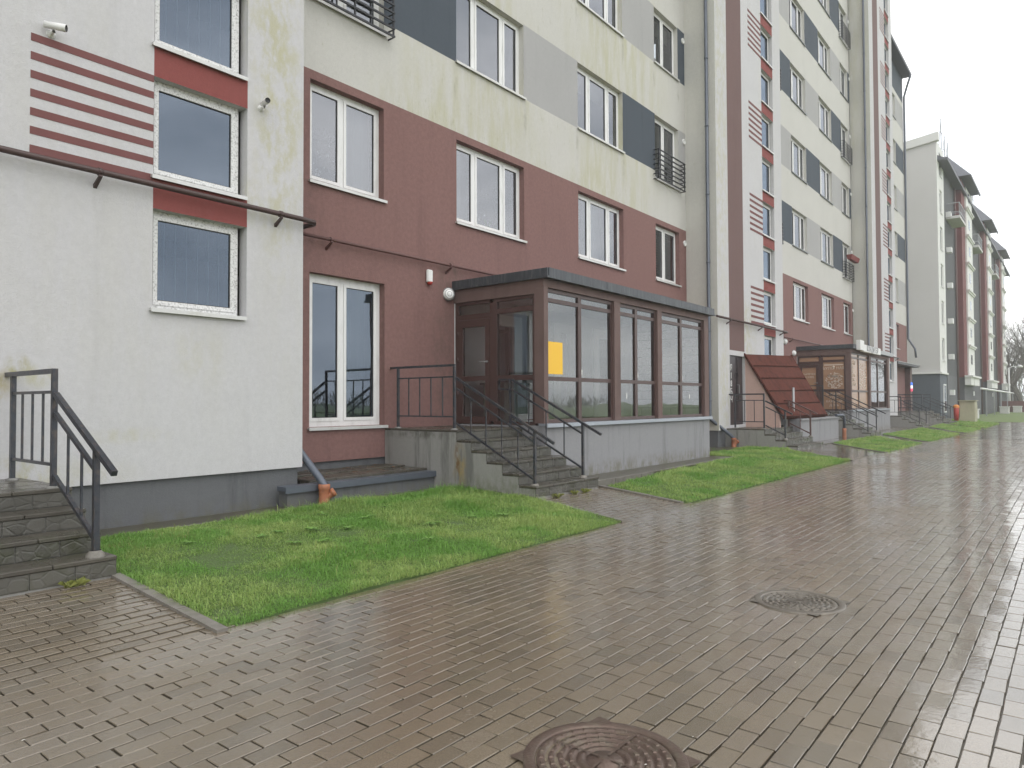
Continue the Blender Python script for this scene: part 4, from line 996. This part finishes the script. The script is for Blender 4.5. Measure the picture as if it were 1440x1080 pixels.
stairs(20.2, 22.75, DT+.04, 6.95, -.80, 3, 'grey concrete steps before the steel door of the second tower', riser=.15)
railing(20.42, DT, 6.98, -.80, 3, 'dark railing of the steps before the steel door, nearer side', 'rail_paint', nb=2, ns=1, ylow=6.43, w=.04, end=.2)
railing(22.55, DT, 6.95, -.80, 3, 'rusty brown railing between the steel door steps and the sloping red roof', 'rail_rusty', wall=False, ns=1, ylow=6.35, w=.045, end=.2)
stairs(28.3, 30.1, DM-.01, 7.38, -.425, 5, 'grey concrete steps leading to the bakery door', riser=.15)
railing(28.45, DM, 7.50, -.425, 5, 'dark railing on the near side of the bakery steps', nb=4, ns=4, ylow=5.99, w=.036, riser=.155)
railing(29.9, DM, 7.40, -.425, 5, 'dark railing on the far side of the bakery steps before the film windows', wall=False, ns=3, ylow=6.0, w=.036, riser=.152)
stairs(40.5, 43.0, DT+.04, 6.95, -.80, 3, 'dark steps in front of the farthest tower of the near building', riser=.15)
railing(40.7, DT, 6.98, -.80, 3, 'thin dark railing on the steps of the farthest tower, nearer side', nb=2, ns=1, ylow=6.2, w=.04, end=.2)
railing(42.8, DT, 6.95, -.80, 3, 'thin dark railing on the steps of the farthest tower, farther side', wall=False, ns=1, ylow=6.2, w=.04, end=.2)
stairs(47.0, 50.5, DM-.01, 6.9, -.65, 4, 'broad dark steps before the last shop entrance under the small canopy', riser=.15)
railing(47.2, DM, 7.0, -.65, 4, 'thin dark railing of the last shop steps, nearer side', nb=4, ns=2, ylow=6.0, w=.04, end=.2)
railing(50.3, DM, 7.0, -.65, 4, 'thin dark railing of the last shop steps, farther side', nb=4, ns=2, ylow=6.0, w=.04, end=.2)
# last shop: canopy, door recess, barber light
t = thing('entrance_canopy', 'small flat grey canopy over the last shop entrance', 'canopy', (50,DM,2.3))
MB().box(47.2,DM-.75,2.2,54.2,DM-.002,2.32).build('slab', M['roof_felt'], t); MB().box(47.1,DM-.8,2.32,54.3,DM-.002,2.36).build('cover', M['galvanised'], t)
MB().box(53.75,DM-.32,-1.3,54.4,DM-.003,2.2).build('pillar', M['porch_brown'], t)
t = thing('shop_door', 'dark glazed shop door under the small canopy', 'door', (49,DM,-.65))
MB().box(48.0,DM-.04,-.65,50.2,DM-.002,2.0).build('frame', M['pvc_brown'], t); MB().quad((48.1,DM-.045,-.5),(50.1,DM-.045,-.5),(50.1,DM-.045,1.9),(48.1,DM-.045,1.9)).build('pane', M['glass_far'], t)
t = thing('barber_pole', 'small blue white and red barber pole light on the brown pillar', 'sign', (53.7,8.6,.7))
for i, (c, e) in enumerate((((.1,.25,.9),.9),((.9,.9,.95),1.3),((.85,.12,.2),.9))):
    q = NT('barber'+str(i)); q.bsdf(Base_Color=(*c,1), Emission_Color=(*c,1), Emission_Strength=e*.9)
    MB().lathe((53.7,8.6,1.2-.2*i-.2),(0,0,1),[(0,0),(0,.06),(.2,.06),(.2,0)],12).build('light_band', q.m, t)

# ================================================================ light well beside the first tower, red hatch roof beside the second
t = thing('light_well', 'low concrete light well with grey metal cap under the big ground window', 'light well', (5.22,7.85,-1.35))
MB().box(5.26,7.85,-1.45,7.9,8.0,-1.12).box(5.26,8.0,-1.45,5.4,8.04,-1.12).build('wall', M['plinth_grey'], t)
mb = MB(); mb.box(5.20,7.80,-1.12,7.88,7.985,-1.065); mb.box(5.20,7.795,-1.15,7.88,7.802,-1.066); mb.build('cap', M['pipe_grey'], t)
for i in range(5):
    for j in range(2):
        MB().bbox(5.7+i*.436,7.99+j*.5,-1.10,5.7+i*.436+.43,7.99+j*.5+.495,-1.03+random.uniform(-.003,.003)+.02*j,.006).build('tile', M['step_tile'], t)
mb = MB()
for k in range(60):
    x = random.uniform(6.2,7.8); y = random.uniform(8.0,8.9); s = .03; a = random.uniform(0,6.28); z = -1.018+.02*(y > 8.49)
    mb.add([(x-s*math.cos(a),y-s*math.sin(a),z),(x+s*.5*math.sin(a),y-s*.5*math.cos(a),z+.004),(x+s*math.cos(a),y+s*math.sin(a),z)], [(0,1,2)])
plain('dead_leaf', (.20,.09,.035), .7, var=.4, vs=20)
mb.build('fallen_leaves', M['dead_leaf'], kind='stuff')
t = thing('basement_entrance', 'basement entrance with steep dark red metal roof and pink side wall', 'basement entrance', (21.74,7,-1.4))
xa, xb = 21.76, 26.3; y0, z0, y1, z1 = 6.86, -.50, DT, 1.46
MB().box(22.8,6.72,-1.45,27.3,7.0,-.62).box(22.8,6.68,-.62,27.35,7.05,-.57).build('base_wall', M['porch_plinth'], t)
MB().extrude_x([(y0+.16,z0+.05),(y0+.16,-.82),(DT,-.82),(DT,z1-.08)][::-1], xa, xa+.12).build('side_wall', M['plaster_pink'], t)
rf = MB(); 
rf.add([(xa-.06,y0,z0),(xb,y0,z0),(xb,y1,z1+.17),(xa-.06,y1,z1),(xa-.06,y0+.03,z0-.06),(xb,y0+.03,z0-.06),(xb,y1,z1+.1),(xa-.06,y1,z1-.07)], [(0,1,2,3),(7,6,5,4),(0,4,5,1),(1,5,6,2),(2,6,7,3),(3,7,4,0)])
roof = rf.build('roof', M['hatch_lap_shade'], t)
for i in range(5):                                     # gapped sheets; darker roof colour between them paints in the overlap shadows
    a0, a1 = i/5+.012, (i+1)/5-.012
    P = lambda x, a, o: (x, y0+(y1-y0)*a-o*.86, z0+(z1-z0)*a+o*.52+.17*a*(x-xa)/(xb-xa))
    m = MB(); m.add([P(xa-.05,a0,.03),P(xb-.01,a0,.03),P(xb-.01,a1,.03),P(xa-.05,a1,.03),P(xa-.05,a0,.002),P(xb-.01,a0,.002),P(xb-.01,a1,.002),P(xa-.05,a1,.002)], [(0,1,2,3),(0,4,5,1),(1,5,6,2),(2,6,7,3),(3,7,4,0)]); m.build('roof_sheet', M['hatch_red'], roof)
m = MB(); m.tube([(xa-.07,y0-.02,z0-.02),(xa-.07,y1,z1+.02)], .035, 4); m.build('edge_trim', M['hatch_red'], roof)
m = MB(); m.tube([(xb+.01,y0-.02,z0-.02),(xb+.01,y1,z1+.19)], .035, 4); m.build('edge_trim', M['hatch_red'], roof)
t = thing('drain_pipe', 'grey elbow pipe with terracotta foot beside the bakery steps', 'pipe', (27.6,6.6,-1.4))
MB().tube([(26.9,6.7,-.52),(27.5,6.62,-.52),(27.6,6.6,-.6),(27.6,6.6,-1.05)], .05, 8).build('elbow', M['pipe_grey'], t); MB().lathe((27.6,6.6,-1.4),(0,0,1),[(0,.075),(.1,.07),(.3,.07),(.38,.08),(.4,.05)],10).build('drain_inlet', M['terracotta'], t)
m = MB(); m.tube([(22.9,6.95,-.8),(22.9,6.95,.42)], .035, 8); tag(m.build('steel_post', M['galvanised'], at=(22.9,6.95,-.8)), 'plain grey steel post standing in front of the red hatch roof', 'post')
t = thing('flower_box', 'red planter box hanging on a balcony railing above the bakery', 'planter', (38.7,8.7,7.2))
MB().add([(37.9,8.62,7.06),(39.4,8.62,7.06),(39.4,8.8,7.06),(37.9,8.8,7.06),(37.85,8.55,7.28),(39.45,8.55,7.28),(39.45,8.82,7.28),(37.85,8.82,7.28)], [(0,3,2,1),(0,1,5,4),(1,2,6,5),(2,3,7,6),(3,0,4,7)]).build('box', M['plaster_red'], t); MB().box(37.88,8.58,7.2,39.42,8.8,7.25).build('soil', M['soil'], t)

# ================================================================ second building
b2 = thing('apartment_block', 'far apartment block with grey end wall, dark recesses, red strips and white columns', 'apartment building', (60,8,-1.45))
X0, X1, Y2, YB = 59.0, 121.0, 7.6, 7.15
MB().quad((X0,22,2.05),(X0,Y2,2.05),(X0,Y2,19.2),(X0,22,17.4)).build('end_wall', M['b2_grey'], b2)
MB().box(X0-.12,Y2-.1,1.92,X0+3.4,22,2.05).build('cornice', M['b2_white'], b2)
mb = MB(); mb.add([(X0-.15,Y2-.15,18.85),(X0+.3,Y2-.15,18.85),(X0+.3,22,17.0),(X0-.15,22,17.0),(X0-.15,Y2-.15,19.45),(X0+.3,Y2-.15,19.45),(X0+.3,22,17.6),(X0-.15,22,17.6)], [(0,3,2,1),(4,5,6,7),(0,1,5,4),(1,2,6,5),(2,3,7,6),(3,0,4,7)]); mb.build('parapet', M['b2_white'], b2)
MB().box(X0+.03,Y2+.03,-1.5,X0+3.4,22,1.92).build('base', M['b2_slate'], b2)
ops2 = [(60.2,61.4,2.9+2.75*k,4.6+2.75*k) for k in range(6)]
facade(b2, Y2, X0, 62.4, 2.05, 18.9, [], ops2, base=('wall','b2_white'), reveal=.1)
for o in ops2: window(b2, o[0], o[1], o[2], o[3], Y2, (.5,), gl='glass_far', sill='sill_metal', depth=.1)
w = MB(); w.box(60.4,Y2-.03,-.9,61.6,Y2+.05,1.2); wf = w.build('window', M['pvc_white'], b2); MB().quad((60.5,Y2-.035,-.8),(61.5,Y2-.035,-.8),(61.5,Y2-.035,1.1),(60.5,Y2-.035,1.1)).build('pane', M['glass_far'], wf)
MB().box(62.4,Y2+.02,-1.5,X1,22,17.6).build('wall', M['b2_dark'], b2)
MB().box(X0+3.4,Y2-.01,-1.5,X1,Y2+.02,1.9).build('base', M['b2_base'], b2)
mb = MB(); mb.extrude_x([(Y2-.6,17.5),(Y2+5,21.2),(22,17.5)][::-1], X0+.35, X1+.6); mb.box(X0+.35,Y2-.65,17.4,X1+.6,Y2-.5,17.62); mb.build('roof', M['b2_roof'], b2)
proto = None
for i, bx in enumerate((68.8,87.3,105.8)):
    xe = bx+6.4
    # staircase bay: red side, white column front, own hipped roof
    MB().box(bx,YB,1.9,bx+2.2,Y2+.02,18.4).build('red_bay', M['b2_red'], b2)
    f = MB(); f.box(bx+.05,YB+.03,-1.5,xe,Y2+.0,1.9); f.build('base', M['b2_base'], b2)
    c = MB(); c.box(bx+2.2,YB-.12,1.6,xe,Y2+.02,18.2); col = c.build('column', M['b2_white'], b2)
    for k in range(7):
        z = 3.1+2.35*k
        n = MB(); n.box(bx+3.6,YB-.135,z,bx+4.6,YB-.118,z+.8); n.build('slit_window', M['glass_far'], col)
        q = MB(); q.box(bx+2.05,YB-.3,z+1.5,xe+.12,YB-.1,z+1.62); q.box(bx+2.12,YB-.22,z+1.36,xe+.06,YB-.1,z+1.5); q.build('moulding', M['b2_white'], col)
    for (xa_, xb_) in ((bx-.1,bx+2.1),(bx+2.4,xe)):
        q = MB(); q.box(xa_,YB-.45,1.25,xb_,YB-.02,1.9); q.box(xa_-.1,YB-.6,1.9,xb_+.1,YB-.02,2.05); q.build('awning', M['b2_white'], b2)
    r = MB(); za = 18.5
    r.add([(bx-.4,YB-.75,za),(xe+.5,YB-.75,za),(xe+.5,Y2+4,za),(bx-.4,Y2+4,za),((bx+xe)/2-1,YB+1.2,za+2.6),((bx+xe)/2+1,Y2+4,za+3.6)], [(0,3,2,1),(0,1,4),(1,2,5,4),(2,3,5),(3,0,4,5)]); r.build('bay_roof', M['b2_roof'], b2)
    MB().box(bx-.42,YB-.77,za-.16,xe+.52,YB-.68,za+.02).build('gutter', M['b2_roof'], b2)
    # recess beside the bay with balcony, ladders of vents and downpipes
    a0 = bx-5.6 if i == 0 else bx-10.8
    s = MB(); s.box(a0+.3,Y2-.9,14.0,a0+4.0,Y2+.02,14.2); bal = s.build('balcony', M['b2_grey'], b2)
    s = MB()
    for z in (14.5,15.2): s.tube([(a0+.35,Y2,z),(a0+.35,Y2-.85,z),(a0+3.95,Y2-.85,z),(a0+3.95,Y2,z)], .03, 4)
    for j in range(9): s.bar((a0+.35+.45*j,Y2-.85,14.2),(a0+.35+.45*j,Y2-.85,15.2),.03)
    s.build('balcony_railing', M['galvanised'], bal)
    for k in range(6):
        v = MB(); v.box(a0+.2,Y2-.32,2.6+2.75*k-2.2,a0+.75,Y2+.02,3.0+2.75*k-2.2); v.build('air_conditioner', M['white_paint'], b2)
    for xx in (bx-.9, bx+6.9):
        p = MB(); p.tube([(xx,Y2-.1,17.4),(xx,Y2-.1,-1.4)], .08, 6); p.build('downspout', M['b2_white' if xx > bx else 'porch_brown'], b2)
    # rooftop aerial frames
    for m_ in range(3):
        x = bx-4+m_*1.8 if i == 0 else bx-3+m_*1.4
        ta = thing('roof_aerial', 'thin wire aerial mast on the roof of the far block', 'aerial', (x,YB+.2,19), 'thin aerial masts on the far roofs')
        q = MB(); zt = (21.5 if m_ else 22.4) if i == 0 else 22.0
        q.bar((x,Y2+.4,17.9),(x,Y2+.4,zt),.05); q.build('mast', M['galvanised'], ta)
        q = MB(); q.bar((x,Y2+.4,zt-.1),(x-1.2,Y2+.5,18.8),.035); q.bar((x-.5,Y2+.4,zt-1.2),(x+.5,Y2+.4,zt-1.1),.03); q.build('stay', M['galvanised'], ta)
# low gas main on stands along the far block
t = thing('gas_main', 'pale raised gas main on thin stands along the far block', 'pipe', (72,6.0,-1.4))
MB().tube([(72,6.3,1.0),(120,6.3,.85)], .09, 6).build('pipe', M['white_paint'], t)
for x in (76,84,92,101,110,119): MB().bar((x,6.3,-1.45),(x,6.3,1.0),.1).build('stand', M['galvanised'], t)
t = thing('utility_cabinet', 'pale yellow-green utility cabinet on the grass by the far block', 'cabinet', (54.5,5.5,-1.45))
MB().bbox(53.6,5.05,-1.45,54.9,5.9,-.05,.02).build('body', M['cabinet'], t); MB().box(53.5,4.98,-.05,55.0,5.97,.0).build('lid', M['cabinet'], t); MB().box(53.7,5.03,-1.2,54.2,5.05,-.3).build('door', M['cabinet'], t); MB().box(54.3,5.03,-1.2,54.8,5.05,-.3).build('door', M['cabinet'], t)
t = thing('waste_bin', 'red bin with orange top standing between the steps and the cabinet', 'bin', (53.0,5.9,-1.45))
MB().lathe((53.0,6.0,-1.35),(0,0,1),[(0,0),(0,.13),(.85,.16),(.87,.14)],12).build('body', M['red_plastic'], t); MB().lathe((53.0,6.0,-.49),(0,0,1),[(0,.18),(.12,.18),(.2,.1),(.22,0)],12).build('lid', M['orange_plastic'], t)
for x, y, l in ((66,6.4,'pale grey concrete bin box on the grass nearer the camera'),(92,6.0,'pale grey concrete bin box on the grass farther off'),(100,5.3,'small grey box by the far fence')):
    t = thing('concrete_box', l, 'box', (x,y,-1.45)); MB().bbox(x-.6,y-.4,-1.45,x+.6,y+.4,-.75,.03).build('body', M['b2_grey'], t); MB().box(x-.66,y-.46,-.75,x+.66,y+.46,-.68).build('lid', M['b2_white'], t)

# ================================================================ far setting: grass, fence, lamp, trees
mb = MB(); mb.box(56.5,-60,-1.6,200,7.6,-1.44); mb.build('lawn', M['field'], kind='structure')
fe = thing('fence', 'dark red-brown sheet fence closing the far end of the lawn', 'fence', (101,0,-1.45))
for i in range(16):
    y = 6.9-i*1.55; MB().box(101.0,y-1.5,-1.4,101.06,y,-.12).build('panel', M['fence_brown'], fe); MB().box(100.95,y,-1.45,101.1,y+.05,-.05).build('post', M['fence_brown'], fe)
def lamp(x, y, top, label):
    t = thing('street_lamp', label, 'street lamp', (x,y,-1.45))
    MB().tube([(x,y,-1.45),(x,y,top)], [.14,.09], 8).build('pole', M['white_paint'], t)
    MB().tube([(x,y,top-.05),(x,y-.3,top+.12),(x,y-1.0,top+.12)], .05, 6).build('arm', M['white_paint'], t)
    MB().lathe((x,y-1.1,top+.1),(0,0,1),[(-.12,0),(-.1,.3),(.05,.34),(.2,.12),(.22,0)],12).build('lamp_head', M['white_paint'], t)
lamp(104, 6.3, 3.9, 'pale street lamp with round head beyond the far block')
def tree_mesh(seed, h):
    rr = random.Random(seed); tr = MB(); cr = MB()
    def br(p, d, l, r, lev):
        n = 4 if lev < 2 else 3; pts = [p]; q = p.copy(); dd = d.copy()
        for i in range(n):
            dd = (dd+Vector((rr.gauss(0,.16),rr.gauss(0,.16),rr.gauss(.05,.1)))).normalized(); q = q+dd*l/n; pts.append(q.copy())
        (tr if lev == 0 else cr).tube(pts, [r*(1-.6*i/n) for i in range(n+1)], 6 if lev < 2 else 3, cap=False)
        if lev >= 4: return
        for k in range((7,6,5,5)[lev]):
            f = rr.uniform(.3,1) if lev else rr.uniform(.35,1); b = pts[min(n, int(f*n))].lerp(pts[min(n, int(f*n)+1)], f*n-int(f*n))
            a = rr.uniform(0,6.28); side = dd.orthogonal().normalized(); side = Matrix.Rotation(a,3,dd) @ side
            br(b, (dd*.75+side*rr.uniform(.5,.95)+Vector((0,0,.12))).normalized(), l*rr.uniform(.42,.66), r*.42*(1-.35*f), lev+1)
    br(Vector((0,0,0)), Vector((0,0,1)), h*.55, h*.018, 0); return tr, cr
kinds = []
for s_ in (3,8,14):
    tr, cr = tree_mesh(s_, 13)
    def mk(mb, nm):
        me = bpy.data.meshes.new(nm); me.from_pydata(mb.v, [], mb.f); me.materials.append(M['bark']); return me
    kinds.append((mk(tr,'trunk'), mk(cr,'crown')))
def tree(x, y, s, k, label, group):
    t = thing('bare_tree', label, 'tree', (x,y,-1.5), group); t.scale = (s,s,s); t.rotation_euler = (0,0,x*1.7+y)
    for nm, me in zip(('trunk','crown'), kinds[k]):
        o = bpy.data.objects.new(nm, me); C.objects.link(o); o.parent = t
TG = 'bare trees behind the far fence'
for i, (x, y, s) in enumerate(((128,7.2,1.45),(112,5.4,1.1),(122,4.2,1.25),(135,6.2,1.6),(118,6.1,1.2),(141,4.6,1.5),(126,2.6,1.3),(148,7.0,1.6),(118,1.2,1.0),(150,8.5,1.3),(140,2.,1.2),(126,-1.5,1.1),(109,-3.5,.9),(131,-5,1.1),(120,-8,1.),(145,-10,1.2))):
    tree(x, y, s, i % 3, 'bare grey tree standing behind the far brown fence', TG)
for i in range(8):
    tree(-50+i*27+random.uniform(-6,6), -96+random.uniform(-4,4), random.uniform(.42,.52), i % 3, 'bare tree in the row across the paving behind the viewer', 'bare trees across the paving')
def wood(name, pts, h, lab, seed):
    rr = random.Random(seed); mb = MB()
    for (x0,y0),(x1,y1) in zip(pts, pts[1:]):
        L = math.hypot(x1-x0,y1-y0); n = int(L/.16)
        for i in range(n):
            f = rr.random(); x = x0+(x1-x0)*f+rr.gauss(0,3); y = y0+(y1-y0)*f+rr.gauss(0,3); hh = h*rr.uniform(.45,1.)
            for k in range(5):
                a = rr.uniform(0,6.28); zz = hh*rr.uniform(.0,.6); l = hh*rr.uniform(.25,.45); w = rr.uniform(.05,.16)
                mb.add([(x+math.cos(a)*w,y+math.sin(a)*w,-1.5+zz),(x-math.cos(a)*w,y-math.sin(a)*w,-1.5+zz),(x+rr.gauss(0,l*.45),y+rr.gauss(0,l*.45),-1.5+zz+l)], [(0,1,2)])
    o = mb.build(name, M['woods'], kind='stuff'); o['label'] = lab
wood('woods', [(172,24),(169,0),(166,-14)], 21, 'grey bare wood fading in the mist beyond the far fence', 4)
wood('woods', [(-90,-92),(0,-92),(90,-92),(164,-88)], 5.0, 'low bare wood across the paving', 5)
# ---------------------------------------------------------------- thin mist
hz = MB(); hz.box(-100,-108,-2.7,178,34,27.5)
tm = NT('haze'); vol = tm.n('VolumePrincipled', {'Color': (.93,.95,.97,1), 'Density': .0016, 'Anisotropy': .2}); tm.t.links.new(vol.outputs[0], tm.out.inputs['Volume'])
HAZE = True
if HAZE: hz.build('haze', tm.m, kind='stuff')
S.cycles.volume_bounces = 1
